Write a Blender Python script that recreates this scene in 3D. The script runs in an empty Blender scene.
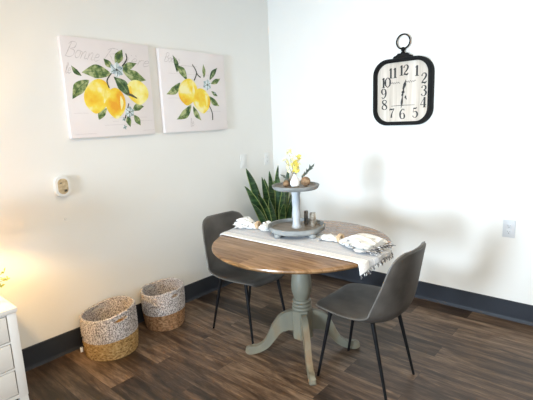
import bpy, bmesh, math, random
from mathutils import Vector, Matrix, noise
random.seed(7)
PI = math.pi
scene = bpy.context.scene
COL = scene.collection

# ------------------------------------------------------------------ camera
F_PX = 425.0
cam_d = bpy.data.cameras.new('camera'); cam = bpy.data.objects.new('camera', cam_d); COL.objects.link(cam)
cam_d.sensor_fit = 'HORIZONTAL'; cam_d.sensor_width = 36.0; cam_d.lens = F_PX / 533.0 * 36.0
cam_d.clip_start = 0.02
yaw, pit, rol = 0.7271, 0.1836, -0.0418
cp = Vector((2.6532, -3.1062, 1.4064))
fw = Vector((-math.sin(yaw)*math.cos(pit), math.cos(yaw)*math.cos(pit), -math.sin(pit)))
r0 = Vector((math.cos(yaw), math.sin(yaw), 0)); u0 = r0.cross(fw)
r1 = math.cos(rol)*r0 + math.sin(rol)*u0; u1 = -math.sin(rol)*r0 + math.cos(rol)*u0
cam.matrix_world = Matrix(((r1.x, u1.x, -fw.x, cp.x), (r1.y, u1.y, -fw.y, cp.y), (r1.z, u1.z, -fw.z, cp.z), (0, 0, 0, 1)))
scene.camera = cam

# ------------------------------------------------------------------ world, window and fill light, exposure
world = bpy.data.worlds.new('sky'); scene.world = world; world.use_nodes = True
wb = world.node_tree.nodes['Background']; wb.inputs['Color'].default_value = (0.72, 0.86, 1.0, 1); wb.inputs['Strength'].default_value = 1.0

def area(name, loc, rot, sx, sy, power, color, spread=PI):
    d = bpy.data.lights.new(name, 'AREA'); d.shape = 'RECTANGLE'; d.size = sx; d.size_y = sy
    d.energy = power; d.color = color; d.spread = spread
    o = bpy.data.objects.new(name, d); COL.objects.link(o); o.location = loc; o.rotation_euler = rot
    return o
# daylight through the narrow window; wide, side and ceiling lights are unseen added fill
area('daylight_narrow_window', (1.36, -5.27, 1.25), (PI/2, 0, 0), 0.74, 0.90, 40, (0.68, 0.84, 1.0), math.radians(62))
area('added_wide_fill', (3.45, -5.27, 1.50), (PI/2, 0, 0), 1.9, 1.5, 40, (0.68, 0.84, 1.0))  # cool ambient fill, added behind the camera
area('added_side_fill', (5.27, -2.6, 1.45), (PI/2, 0, PI/2), 2.2, 1.5, 20, (1.0, 0.95, 0.88))  # broad ambient fill through an added side opening
area('added_ceiling_fill', (2.6, -2.6, 2.66), (0, 0, 0), 1.2, 1.2, 54, (1.0, 0.82, 0.57))  # warm overhead fill, added without any fixture

scene.view_settings.view_transform = 'Standard'
scene.view_settings.look = 'None'
scene.view_settings.exposure = 0.0
scene.view_settings.gamma = 1.0
scene.view_settings.use_curve_mapping = False

# ------------------------------------------------------------------ materials
def mat(name, color=(0.8, 0.8, 0.8), rough=0.5, metal=0.0, spec=0.5, build=None, **kw):
    m = bpy.data.materials.new(name); m.use_nodes = True
    nt = m.node_tree; b = nt.nodes['Principled BSDF']
    b.inputs['Base Color'].default_value = (*color, 1); b.inputs['Roughness'].default_value = rough
    b.inputs['Metallic'].default_value = metal; b.inputs['Specular IOR Level'].default_value = spec
    for k, v in kw.items(): b.inputs[k].default_value = v
    if build: build(nt, b)
    return m
def N(nt, t, **kw):
    n = nt.nodes.new(t)
    for k, v in kw.items():
        if k in n.inputs: n.inputs[k].default_value = v
        else: setattr(n, k, v)
    return n
def coords(nt, scale=(1, 1, 1), rot=(0, 0, 0), loc=(0, 0, 0)):
    tc = N(nt, 'ShaderNodeTexCoord'); mp = N(nt, 'ShaderNodeMapping')
    mp.inputs['Scale'].default_value = scale; mp.inputs['Rotation'].default_value = rot; mp.inputs['Location'].default_value = loc
    nt.links.new(tc.outputs['Object'], mp.inputs['Vector']); return mp.outputs['Vector']
def ramp(nt, fac, stops):
    r = N(nt, 'ShaderNodeValToRGB'); e = r.color_ramp.elements
    while len(e) < len(stops): e.new(0.5)
    for q, (p, c) in zip(e, stops): q.position = p; q.color = (*c, 1)
    nt.links.new(fac, r.inputs['Fac']); return r.outputs['Color']
def noisy(scale, stops, bump=0.0, detail=4, stretch=(1, 1, 1), bscale=None, bdist=0.002):
    def f(nt, b):
        v = coords(nt, stretch)
        n = N(nt, 'ShaderNodeTexNoise', Scale=scale, Detail=detail); nt.links.new(v, n.inputs['Vector'])
        nt.links.new(ramp(nt, n.outputs['Fac'], stops), b.inputs['Base Color'])
        if bump:
            n2 = n
            if bscale:
                n2 = N(nt, 'ShaderNodeTexNoise', Scale=bscale, Detail=3); nt.links.new(v, n2.inputs['Vector'])
            bp = N(nt, 'ShaderNodeBump', Strength=bump, Distance=bdist)
            nt.links.new(n2.outputs['Fac'], bp.inputs['Height']); nt.links.new(bp.outputs['Normal'], b.inputs['Normal'])
    return f
M = {}
M['wall'] = mat('painted_wall', (0.83, 0.82, 0.78), 0.62, build=noisy(2.0, [(0.3, (0.82, 0.81, 0.77)), (0.7, (0.84, 0.83, 0.79))], 0.12, bscale=160))
M['ceiling'] = mat('ceiling_paint', (0.86, 0.85, 0.82), 0.8, build=noisy(3, [(0.3, (0.85, 0.84, 0.81)), (0.7, (0.87, 0.86, 0.83))]))
M['base'] = mat('dark_vinyl_baseboard', (0.045, 0.05, 0.055), 0.45, spec=0.25, build=noisy(3, [(0.3, (0.025, 0.028, 0.036)), (0.7, (0.033, 0.038, 0.048))]))

def floor_build(nt, b):
    v = coords(nt)
    br = N(nt, 'ShaderNodeTexBrick', offset=0.37, offset_frequency=2)
    for k, x in (('Scale', 1.0), ('Mortar Size', 0.0012), ('Mortar Smooth', 0.2), ('Bias', 0.0), ('Brick Width', 0.92), ('Row Height', 0.152)): br.inputs[k].default_value = x
    br.inputs['Color1'].default_value = (0, 0, 0, 1); br.inputs['Color2'].default_value = (1, 1, 1, 1); br.inputs['Mortar'].default_value = (0.5, 0.5, 0.5, 1)
    nt.links.new(v, br.inputs['Vector'])
    # second, offset brick: gives every plank another random tone
    sep = N(nt, 'ShaderNodeSeparateColor'); nt.links.new(br.outputs['Color'], sep.inputs['Color'])
    # grain, shifted from plank to plank
    mp = N(nt, 'ShaderNodeMapping'); mp.inputs['Scale'].default_value = (1.3, 11, 1); nt.links.new(v, mp.inputs['Vector'])
    add = N(nt, 'ShaderNodeVectorMath', operation='ADD'); sc = N(nt, 'ShaderNodeVectorMath', operation='SCALE'); sc.inputs['Scale'].default_value = 9.0
    nt.links.new(br.outputs['Color'], sc.inputs[0]); nt.links.new(mp.outputs['Vector'], add.inputs[0]); nt.links.new(sc.outputs['Vector'], add.inputs[1])
    g = N(nt, 'ShaderNodeTexNoise', Scale=2.2, Detail=7, Roughness=0.62, Distortion=0.6); nt.links.new(add.outputs['Vector'], g.inputs['Vector'])
    g2 = N(nt, 'ShaderNodeTexNoise', Scale=14.0, Detail=4, Roughness=0.6); nt.links.new(add.outputs['Vector'], g2.inputs['Vector'])
    m1 = N(nt, 'ShaderNodeMath', operation='MULTIPLY_ADD'); m1.inputs[1].default_value = 0.22; nt.links.new(sep.outputs['Red'], m1.inputs[0]); 
    m2 = N(nt, 'ShaderNodeMath', operation='MULTIPLY_ADD'); m2.inputs[1].default_value = 0.85; m2.inputs[2].default_value = -0.17
    nt.links.new(g.outputs['Fac'], m2.inputs[0]); nt.links.new(m2.outputs['Value'], m1.inputs[2])
    m3 = N(nt, 'ShaderNodeMath', operation='MULTIPLY_ADD'); m3.inputs[1].default_value = 0.30; nt.links.new(g2.outputs['Fac'], m3.inputs[0]); nt.links.new(m1.outputs['Value'], m3.inputs[2])
    c = ramp(nt, m3.outputs['Value'], [(0.32, (0.015, 0.008, 0.004)), (0.45, (0.045, 0.026, 0.015)), (0.57, (0.105, 0.065, 0.040)), (0.76, (0.26, 0.180, 0.118))])
    mx = N(nt, 'ShaderNodeMix', data_type='RGBA'); mx.inputs['B'].default_value = (0.02, 0.014, 0.01, 1)
    for s in mx.inputs:
        pass
    nt.links.new(br.outputs['Fac'], mx.inputs[0]); nt.links.new(c, mx.inputs[6]); mx.inputs[7].default_value = (0.03, 0.02, 0.014, 1)
    nt.links.new(mx.outputs[2], b.inputs['Base Color'])
    rr = N(nt, 'ShaderNodeMapRange'); rr.inputs['To Min'].default_value = 0.34; rr.inputs['To Max'].default_value = 0.52
    nt.links.new(g2.outputs['Fac'], rr.inputs['Value']); nt.links.new(rr.outputs['Result'], b.inputs['Roughness'])
    bp = N(nt, 'ShaderNodeBump', Strength=0.25, Distance=0.002); nt.links.new(g2.outputs['Fac'], bp.inputs['Height']); nt.links.new(bp.outputs['Normal'], b.inputs['Normal'])
M['floor'] = mat('vinyl_plank_floor', rough=0.42, build=floor_build)

def top_build(nt, b):
    v = coords(nt)
    br = N(nt, 'ShaderNodeTexBrick', offset=0.0)
    for k, x in (('Scale', 1.0), ('Mortar Size', 0.0003), ('Bias', 0.0), ('Brick Width', 3.0), ('Row Height', 0.085)): br.inputs[k].default_value = x
    br.inputs['Color1'].default_value = (0, 0, 0, 1); br.inputs['Color2'].default_value = (1, 1, 1, 1); br.inputs['Mortar'].default_value = (0.4, 0.4, 0.4, 1)
    nt.links.new(v, br.inputs['Vector'])
    mp = N(nt, 'ShaderNodeMapping'); mp.inputs['Scale'].default_value = (1.6, 14, 1); nt.links.new(v, mp.inputs['Vector'])
    sc = N(nt, 'ShaderNodeVectorMath', operation='SCALE'); sc.inputs['Scale'].default_value = 5.0; nt.links.new(br.outputs['Color'], sc.inputs[0])
    add = N(nt, 'ShaderNodeVectorMath', operation='ADD'); nt.links.new(mp.outputs['Vector'], add.inputs[0]); nt.links.new(sc.outputs['Vector'], add.inputs[1])
    g = N(nt, 'ShaderNodeTexNoise', Scale=2.6, Detail=6, Roughness=0.6, Distortion=0.8); nt.links.new(add.outputs['Vector'], g.inputs['Vector'])
    sep = N(nt, 'ShaderNodeSeparateColor'); nt.links.new(br.outputs['Color'], sep.inputs['Color'])
    m1 = N(nt, 'ShaderNodeMath', operation='MULTIPLY_ADD'); m1.inputs[1].default_value = 0.12; nt.links.new(sep.outputs['Red'], m1.inputs[0]); nt.links.new(g.outputs['Fac'], m1.inputs[2])
    c = ramp(nt, m1.outputs['Value'], [(0.30, (0.085, 0.038, 0.013)), (0.48, (0.170, 0.086, 0.033)), (0.62, (0.25, 0.136, 0.058)), (0.8, (0.34, 0.20, 0.095))])
    nt.links.new(c, b.inputs['Base Color'])
    bp = N(nt, 'ShaderNodeBump', Strength=0.08, Distance=0.001); nt.links.new(g.outputs['Fac'], bp.inputs['Height']); nt.links.new(bp.outputs['Normal'], b.inputs['Normal'])
M['tabletop'] = mat('honey_stained_tabletop', rough=0.27, build=top_build)
M['sage'] = mat('distressed_grey_green_paint', (0.25, 0.27, 0.24), 0.5, build=noisy(5, [(0.25, (0.150, 0.150, 0.118)), (0.50, (0.205, 0.195, 0.145)), (0.58, (0.215, 0.180, 0.118)), (0.68, (0.18, 0.115, 0.060))], 0.15, detail=5, stretch=(1.4, 1.4, 0.6)))
M['leather'] = mat('grey_faux_leather', rough=0.5, build=noisy(7, [(0.30, (0.036, 0.032, 0.028)), (0.70, (0.098, 0.087, 0.076))], 0.22, detail=6, bscale=90))
M['piping'] = mat('dark_seam_piping', (0.10, 0.09, 0.08), 0.45, build=noisy(20, [(0.3, (0.09, 0.083, 0.074)), (0.7, (0.13, 0.12, 0.105))]))
M['black'] = mat('black_powder_coat', (0.008, 0.008, 0.009), 0.5, spec=0.18, build=noisy(30, [(0.3, (0.005, 0.005, 0.006)), (0.7, (0.010, 0.010, 0.011))], 0.1))
M['clockframe'] = mat('black_clock_metal', (0.012, 0.012, 0.012), 0.6, spec=0.15, build=noisy(30, [(0.3, (0.004, 0.004, 0.004)), (0.7, (0.009, 0.009, 0.009))], 0.15))
M['ink'] = mat('black_ink', (0.02, 0.02, 0.02), 0.6, build=noisy(60, [(0.3, (0.018, 0.017, 0.016)), (0.7, (0.035, 0.032, 0.03))]))
M['faintink'] = mat('faded_ink', (0.50, 0.43, 0.42), 0.7, build=noisy(60, [(0.35, (0.68, 0.61, 0.59)), (0.65, (0.52, 0.47, 0.47))]))
def clock_face(nt, b):
    v = coords(nt, (18, 1, 1.2))
    w = N(nt, 'ShaderNodeTexNoise', Scale=1.0, Detail=5, Roughness=0.65); nt.links.new(v, w.inputs['Vector'])
    nt.links.new(ramp(nt, w.outputs['Fac'], [(0.30, (0.32, 0.26, 0.21)), (0.42, (0.54, 0.47, 0.39)), (0.6, (0.68, 0.61, 0.53)), (0.75, (0.74, 0.69, 0.62))]), b.inputs['Base Color'])
M['clockface'] = mat('whitewashed_plank_face', rough=0.6, build=clock_face)
M['canvas'] = mat('blush_white_canvas', rough=0.75, build=noisy(2.2, [(0.3, (0.78, 0.71, 0.70)), (0.7, (0.84, 0.79, 0.77))], 0.2, bscale=300))
M['lemon'] = mat('painted_lemon_yellow', rough=0.7, build=noisy(9, [(0.32, (0.84, 0.38, 0.02)), (0.43, (0.88, 0.55, 0.03)), (0.55, (0.92, 0.72, 0.08)), (0.66, (0.94, 0.86, 0.45))], detail=3))
M['lemonpale'] = mat('painted_pale_lemon', rough=0.7, build=noisy(11, [(0.30, (0.88, 0.62, 0.05)), (0.5, (0.90, 0.80, 0.22)), (0.7, (0.93, 0.88, 0.55))], detail=3))
M['pleaf'] = mat('painted_leaf_green', rough=0.7, build=noisy(26, [(0.38, (0.045, 0.10, 0.030)), (0.47, (0.15, 0.22, 0.06)), (0.60, (0.42, 0.46, 0.22))], detail=3))
M['pleafdark'] = mat('painted_leaf_deep_green', rough=0.7, build=noisy(26, [(0.36, (0.02, 0.05, 0.02)), (0.5, (0.06, 0.12, 0.04)), (0.64, (0.20, 0.28, 0.13))], detail=3))
M['pblue'] = mat('painted_blue_white_blossom', rough=0.7, build=noisy(30, [(0.35, (0.30, 0.38, 0.42)), (0.55, (0.66, 0.74, 0.76)), (0.7, (0.86, 0.88, 0.88))], detail=2))
M['pdark'] = mat('painted_dark_stem', rough=0.7, build=noisy(40, [(0.35, (0.03, 0.035, 0.03)), (0.65, (0.09, 0.085, 0.06))], detail=2))
def weave(stops, sc=(90, 90, 70)):
    def f(nt, b):
        v = coords(nt, sc)
        n = N(nt, 'ShaderNodeTexNoise', Scale=1.0, Detail=2); nt.links.new(v, n.inputs['Vector'])
        nt.links.new(ramp(nt, n.outputs['Fac'], stops), b.inputs['Base Color'])
    return f
M['wgrey'] = mat('grey_white_woven_fibre', rough=0.85, build=weave([(0.36, (0.14, 0.12, 0.12)), (0.48, (0.36, 0.33, 0.32)), (0.60, (0.68, 0.64, 0.62))], (150, 150, 110)))
M['wtan'] = mat('golden_woven_jute', rough=0.85, build=weave([(0.33, (0.20, 0.11, 0.035)), (0.5, (0.40, 0.25, 0.09)), (0.68, (0.56, 0.38, 0.17))], (60, 60, 90)))
M['wtan2'] = mat('brown_woven_jute', rough=0.85, build=weave([(0.33, (0.15, 0.075, 0.03)), (0.5, (0.30, 0.16, 0.075)), (0.68, (0.42, 0.25, 0.13))], (60, 60, 90)))
M['tray'] = mat('weathered_grey_tray_wood', rough=0.6, build=noisy(8, [(0.28, (0.13, 0.135, 0.13)), (0.55, (0.24, 0.25, 0.245)), (0.75, (0.36, 0.37, 0.36))], 0.3, detail=6, stretch=(1, 1, 3)))
M['traybed'] = mat('brown_tray_bed', rough=0.45, build=noisy(6, [(0.3, (0.12, 0.095, 0.07)), (0.7, (0.24, 0.20, 0.155))], 0.2, detail=5, stretch=(1, 6, 1)))
M['post'] = mat('whitewashed_grey_post', rough=0.6, build=noisy(9, [(0.3, (0.30, 0.32, 0.34)), (0.6, (0.50, 0.53, 0.56))], 0.3, detail=5, stretch=(3, 3, 0.5)))
M['ceramic'] = mat('white_ceramic', (0.85, 0.85, 0.84), 0.22, build=noisy(4, [(0.3, (0.83, 0.83, 0.82)), (0.7, (0.87, 0.87, 0.86))]))
M['mercury'] = mat('mottled_metal_glass', (0.6, 0.52, 0.42), 0.28, 0.85, build=noisy(35, [(0.34, (0.20, 0.16, 0.12)), (0.46, (0.60, 0.52, 0.42)), (0.6, (0.90, 0.85, 0.76))], detail=4))
M['darkmetal'] = mat('dark_smoked_metal', (0.1, 0.1, 0.1), 0.3, 0.7, build=noisy(35, [(0.3, (0.05, 0.05, 0.05)), (0.7, (0.26, 0.25, 0.23))], detail=4))
M['brownball'] = mat('brown_twig_fibre', rough=0.9, build=noisy(60, [(0.3, (0.12, 0.07, 0.035)), (0.6, (0.32, 0.20, 0.11)), (0.75, (0.48, 0.34, 0.21))], 0.5))
M['petal'] = mat('yellow_petal', (0.80, 0.68, 0.10), 0.6, build=noisy(50, [(0.3, (0.72, 0.58, 0.06)), (0.7, (0.86, 0.78, 0.24))]))
M['palepetal'] = mat('pale_cream_petal', (0.84, 0.80, 0.48), 0.6, build=noisy(50, [(0.3, (0.80, 0.74, 0.32)), (0.7, (0.88, 0.86, 0.62))]))
M['stem'] = mat('green_brown_stem', (0.08, 0.09, 0.04), 0.6, build=noisy(40, [(0.3, (0.05, 0.06, 0.03)), (0.7, (0.12, 0.13, 0.06))]))
M['sprig'] = mat('grey_green_sprig', (0.06, 0.08, 0.06), 0.6, build=noisy(40, [(0.3, (0.04, 0.055, 0.045)), (0.7, (0.11, 0.13, 0.10))]))
M['lightgreen'] = mat('yellow_green_leaf', (0.45, 0.50, 0.08), 0.55, build=noisy(30, [(0.3, (0.32, 0.40, 0.05)), (0.7, (0.60, 0.60, 0.14))]))
def snake(nt, b):
    v = coords(nt, (6, 6, 26))
    n = N(nt, 'ShaderNodeTexNoise', Scale=1.3, Detail=3, Distortion=1.2); nt.links.new(v, n.inputs['Vector'])
    nt.links.new(ramp(nt, n.outputs['Fac'], [(0.38, (0.012, 0.035, 0.014)), (0.52, (0.022, 0.065, 0.022)), (0.66, (0.07, 0.14, 0.05))]), b.inputs['Base Color'])
M['snake'] = mat('banded_dark_green_leaf', rough=0.38, build=snake)
M['snakeedge'] = mat('yellow_green_leaf_margin', (0.26, 0.31, 0.10), 0.4, build=noisy(20, [(0.3, (0.17, 0.23, 0.06)), (0.7, (0.32, 0.36, 0.13))]))
M['pot'] = mat('charcoal_pot', (0.05, 0.05, 0.05), 0.5, build=noisy(8, [(0.3, (0.045, 0.045, 0.045)), (0.7, (0.07, 0.07, 0.068))]))
M['soil'] = mat('potting_soil', (0.03, 0.02, 0.015), 0.95, build=noisy(50, [(0.3, (0.018, 0.012, 0.008)), (0.7, (0.06, 0.04, 0.03))], 0.6))
M['plate'] = mat('white_plastic', (0.80, 0.80, 0.78), 0.35, build=noisy(4, [(0.3, (0.79, 0.79, 0.77)), (0.7, (0.81, 0.81, 0.79))]))
M['greyplate'] = mat('grey_white_plastic', (0.62, 0.64, 0.66), 0.4, build=noisy(4, [(0.3, (0.60, 0.62, 0.65)), (0.7, (0.64, 0.66, 0.68))]))
M['slot'] = mat('dark_socket_slot', (0.08, 0.08, 0.08), 0.6, build=noisy(9, [(0.3, (0.07, 0.07, 0.07)), (0.7, (0.10, 0.10, 0.10))]))
M['tanface'] = mat('tan_plug_in_face', rough=0.5, build=noisy(60, [(0.3, (0.40, 0.30, 0.17)), (0.7, (0.62, 0.50, 0.32))], detail=2))
M['dresser'] = mat('white_painted_wood', (0.80, 0.79, 0.77), 0.4, build=noisy(5, [(0.3, (0.79, 0.78, 0.76)), (0.7, (0.81, 0.80, 0.78))]))
M['gap'] = mat('dark_drawer_gap', (0.16, 0.14, 0.13), 0.8, build=noisy(9, [(0.3, (0.15, 0.13, 0.12)), (0.7, (0.18, 0.16, 0.15))]))
def runner_build(nt, b):
    # stripes lie along the length of the cloth, laid out with its UV map: v runs across
    uv = N(nt, 'ShaderNodeUVMap', uv_map='cloth'); sx = N(nt, 'ShaderNodeSeparateXYZ'); nt.links.new(uv.outputs['UV'], sx.inputs[0])
    r = N(nt, 'ShaderNodeValToRGB'); r.color_ramp.interpolation = 'CONSTANT'; e = r.color_ramp.elements
    w, g, k = (0.84, 0.84, 0.83), (0.66, 0.68, 0.72), (0.46, 0.49, 0.55)
    stops = [(0, w), (0.20, k), (0.215, g), (0.31, w), (0.325, g), (0.43, k), (0.44, g), (0.56, k), (0.57, g), (0.675, w), (0.69, g), (0.785, k), (0.80, w)]
    while len(e) < len(stops): e.new(0.5)
    for q, (p, c) in zip(e, stops): q.position = p; q.color = (*c, 1)
    nt.links.new(sx.outputs['Y'], r.inputs['Fac'])
    n = N(nt, 'ShaderNodeTexNoise', Scale=120, Detail=2); nt.links.new(coords(nt), n.inputs['Vector'])
    mx = N(nt, 'ShaderNodeMix', data_type='RGBA', blend_type='MULTIPLY'); mx.inputs[0].default_value = 0.35
    nt.links.new(r.outputs['Color'], mx.inputs[6]); nt.links.new(ramp(nt, n.outputs['Fac'], [(0.35, (0.7, 0.7, 0.7)), (0.6, (1, 1, 1))]), mx.inputs[7])
    nt.links.new(mx.outputs[2], b.inputs['Base Color'])
    bp = N(nt, 'ShaderNodeBump', Strength=0.3, Distance=0.001); nt.links.new(n.outputs['Fac'], bp.inputs['Height']); nt.links.new(bp.outputs['Normal'], b.inputs['Normal'])
M['runner'] = mat('striped_cotton_runner', rough=0.9, build=runner_build)
M['napkin'] = mat('white_napkin_cotton', rough=0.9, build=noisy(38, [(0.34, (0.12, 0.12, 0.13)), (0.40, (0.74, 0.73, 0.70)), (0.7, (0.84, 0.83, 0.80))], 0.3, detail=2, stretch=(1, 0.6, 1)))
M['fringe'] = mat('black_and_white_fringe', rough=0.9, build=noisy(75, [(0.42, (0.05, 0.05, 0.06)), (0.54, (0.30, 0.29, 0.29)), (0.62, (0.80, 0.79, 0.77))], detail=1))
M['bead'] = mat('natural_wood_bead', rough=0.55, build=noisy(20, [(0.3, (0.40, 0.27, 0.15)), (0.7, (0.62, 0.46, 0.29))]))
M['shade'] = mat('cream_linen_lamp_shade', (0.85, 0.78, 0.66), 0.9, build=noisy(60, [(0.3, (0.82, 0.75, 0.63)), (0.7, (0.88, 0.81, 0.69))]))
M['shade'].node_tree.nodes['Principled BSDF'].inputs['Transmission Weight'].default_value = 0.0
M['winframe'] = M['dresser']
def pane_build():
    m = bpy.data.materials.new('clear_window_pane'); m.use_nodes = True; nt = m.node_tree; nt.nodes.clear()
    out = N(nt, 'ShaderNodeOutputMaterial'); mx = N(nt, 'ShaderNodeMixShader'); mx.inputs[0].default_value = 0.06
    t = N(nt, 'ShaderNodeBsdfTransparent'); g = N(nt, 'ShaderNodeBsdfGlossy', Roughness=0.03)
    nt.links.new(t.outputs[0], mx.inputs[1]); nt.links.new(g.outputs[0], mx.inputs[2]); nt.links.new(mx.outputs[0], out.inputs[0]); return m
M['pane'] = pane_build()
def bulb_mat():
    m = mat('lit_bulb', (1, 0.85, 0.6), 0.5); b = m.node_tree.nodes['Principled BSDF']
    b.inputs['Emission Color'].default_value = (1.0, 0.58, 0.17, 1); b.inputs['Emission Strength'].default_value = 800.0; return m
M['bulb'] = bulb_mat()

# ------------------------------------------------------------------ mesh helpers
def obj(name, bm, m, parent=None, smooth=True, loc=None):
    bmesh.ops.remove_doubles(bm, verts=bm.verts[:], dist=1e-6)
    bmesh.ops.recalc_face_normals(bm, faces=bm.faces[:])
    me = bpy.data.meshes.new(name); bm.to_mesh(me); bm.free()
    for mm in (m if isinstance(m, (list, tuple)) else [m]): me.materials.append(mm)
    if smooth:
        for p in me.polygons: p.use_smooth = True
        me.set_sharp_from_angle(angle=math.radians(38))
    o = bpy.data.objects.new(name, me); COL.objects.link(o)
    if parent: o.parent = parent
    if loc: o.location = loc
    return o
def tag(o, label=None, cat=None, group=None, kind=None):
    if label: o['label'] = label
    if cat: o['category'] = cat
    if group: o['group'] = group
    if kind: o['kind'] = kind
    return o
def thing(name, label, cat, loc=(0, 0, 0), rz=0, group=None):
    o = bpy.data.objects.new(name, None); COL.objects.link(o); o.location = loc; o.rotation_euler = (0, 0, rz)
    o.empty_display_size = 0.05
    return tag(o, label, cat, group)
def struct(name, bm, m, parent=None, smooth=False, label=None):
    o = obj(name, bm, m, parent, smooth)
    if not parent: o['kind'] = 'structure'
    if label: o['label'] = label
    return o
def box(bm, lo, hi, bev=0.0, mi=0, seg=2):
    vs = [bm.verts.new((x, y, z)) for x in (lo[0], hi[0]) for y in (lo[1], hi[1]) for z in (lo[2], hi[2])]
    q = [(0, 1, 3, 2), (4, 6, 7, 5), (0, 4, 5, 1), (2, 3, 7, 6), (0, 2, 6, 4), (1, 5, 7, 3)]
    fs = [bm.faces.new([vs[i] for i in f]) for f in q]
    for f in fs: f.material_index = mi
    bmesh.ops.recalc_face_normals(bm, faces=fs)
    if bev:
        es = list({e for f in fs for e in f.edges})
        r = bmesh.ops.bevel(bm, geom=es, offset=bev, segments=seg, affect='EDGES', profile=0.6)
        for f in r['faces']: f.material_index = mi
    return bm
def nb(): return bmesh.new()
def bxo(lo, hi, bev=0.0): return box(nb(), lo, hi, bev)
def lathe(bm, prof, n=48, c=(0, 0), mi=0, fn=None, cap0=False, cap1=False):
    rings = []
    for (r, z) in prof:
        row = []
        for i in range(n):
            a = 2*PI*i/n; x, y, zz = c[0]+r*math.cos(a), c[1]+r*math.sin(a), z
            if fn: x, y, zz = fn(x, y, zz, a)
            row.append(bm.verts.new((x, y, zz)))
        rings.append(row)
    for a, b in zip(rings, rings[1:]):
        for i in range(n):
            f = bm.faces.new((a[i], a[(i+1) % n], b[(i+1) % n], b[i])); f.material_index = mi
    if cap0: bm.faces.new(rings[0]).material_index = mi
    if cap1: bm.faces.new(rings[-1]).material_index = mi
    return bm
def cr(pts, n=8):
    """Catmull-Rom samples through tuples of any length"""
    P = [pts[0]] + list(pts) + [pts[-1]]; out = []
    for k in range(1, len(P)-2):
        for i in range(n):
            t = i/n; t2, t3 = t*t, t*t*t
            out.append(tuple(0.5*((2*b)+(c-a)*t+(2*a-5*b+4*c-d)*t2+(3*b-a-3*c+d)*t3) for a, b, c, d in zip(P[k-1], P[k], P[k+1], P[k+2])))
    out.append(tuple(pts[-1])); return out
def tube(bm, pts, rad, n=10, mi=0, closed=False):
    pts = [Vector(p) for p in pts]; L = len(pts); rings = []
    if not hasattr(rad, '__len__'): rad = [rad]*L
    up = None
    for i, p in enumerate(pts):
        if closed: d = (pts[(i+1) % L]-pts[i-1]).normalized()
        else: d = (pts[min(i+1, L-1)]-pts[max(i-1, 0)]).normalized()
        if up is None:
            up = Vector((0, 0, 1)) if abs(d.z) < 0.9 else Vector((1, 0, 0))
        s = d.cross(up).normalized(); up = s.cross(d).normalized()
        rings.append([bm.verts.new(p+rad[i]*(math.cos(2*PI*k/n)*s+math.sin(2*PI*k/n)*up)) for k in range(n)])
    prs = list(zip(rings, rings[1:])) + ([(rings[-1], rings[0])] if closed else [])
    for a, b in prs:
        for k in range(n): bm.faces.new((a[k], a[(k+1) % n], b[(k+1) % n], b[k])).material_index = mi
    if not closed:
        bm.faces.new(rings[0]).material_index = mi; bm.faces.new(rings[-1]).material_index = mi
    return bm
def prism(bm, pts2, to3, d, mi=0, bev=0):
    """pts2 outline extruded by vector d; to3 maps 2-D to 3-D"""
    a = [bm.verts.new(to3(*p)) for p in pts2]; d = Vector(d); b = [bm.verts.new(v.co+d) for v in a]
    n = len(a); fs = []
    fs.append(bm.faces.new(a)); fs.append(bm.faces.new(b[::-1]))
    for i in range(n): fs.append(bm.faces.new((a[i], b[i], b[(i+1) % n], a[(i+1) % n])))
    for f in fs: f.material_index = mi
    if bev:
        es = list(fs[0].edges)+list(fs[1].edges)
        r = bmesh.ops.bevel(bm, geom=es, offset=bev, segments=2, affect='EDGES')
        for f in r['faces']: f.material_index = mi
    return bm
def stroke(bm, pts, to3, d, mi=0, n=6):
    """ribbon with varying half-width: pts = (x, y, w)"""
    S = cr(pts, n); L = []; R = []
    for i, (x, y, w) in enumerate(S):
        x0, y0, _ = S[max(i-1, 0)]; x1, y1, _ = S[min(i+1, len(S)-1)]
        l = math.hypot(x1-x0, y1-y0) or 1; nx, ny = -(y1-y0)/l, (x1-x0)/l
        L.append((x+nx*w, y+ny*w)); R.append((x-nx*w, y-ny*w))
    d = Vector(d)
    la = [bm.verts.new(Vector(to3(*p))+d) for p in L]; ra = [bm.verts.new(Vector(to3(*p))+d) for p in R]
    lb = [bm.verts.new(to3(*p)) for p in L]; rb = [bm.verts.new(to3(*p)) for p in R]
    for i in range(len(S)-1):
        for q in ((la[i], la[i+1], ra[i+1], ra[i]), (la[i], lb[i], lb[i+1], la[i+1]), (ra[i], ra[i+1], rb[i+1], rb[i])):
            bm.faces.new(q).material_index = mi
    return bm
def copy_tree(o, parent=None):
    c = o.copy(); COL.objects.link(c); c.parent = parent
    for ch in list(o.children): copy_tree(ch, c)
    return c
def rrect(w, h, r, n=8):
    pts = []
    for cx, cy, a0 in ((w-r, h-r, 0), (-(w-r), h-r, PI/2), (-(w-r), -(h-r), PI), (w-r, -(h-r), 1.5*PI)):
        for i in range(n+1): a = a0+PI/2*i/n; pts.append((cx+r*math.cos(a), cy+r*math.sin(a)))
    return pts

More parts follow.
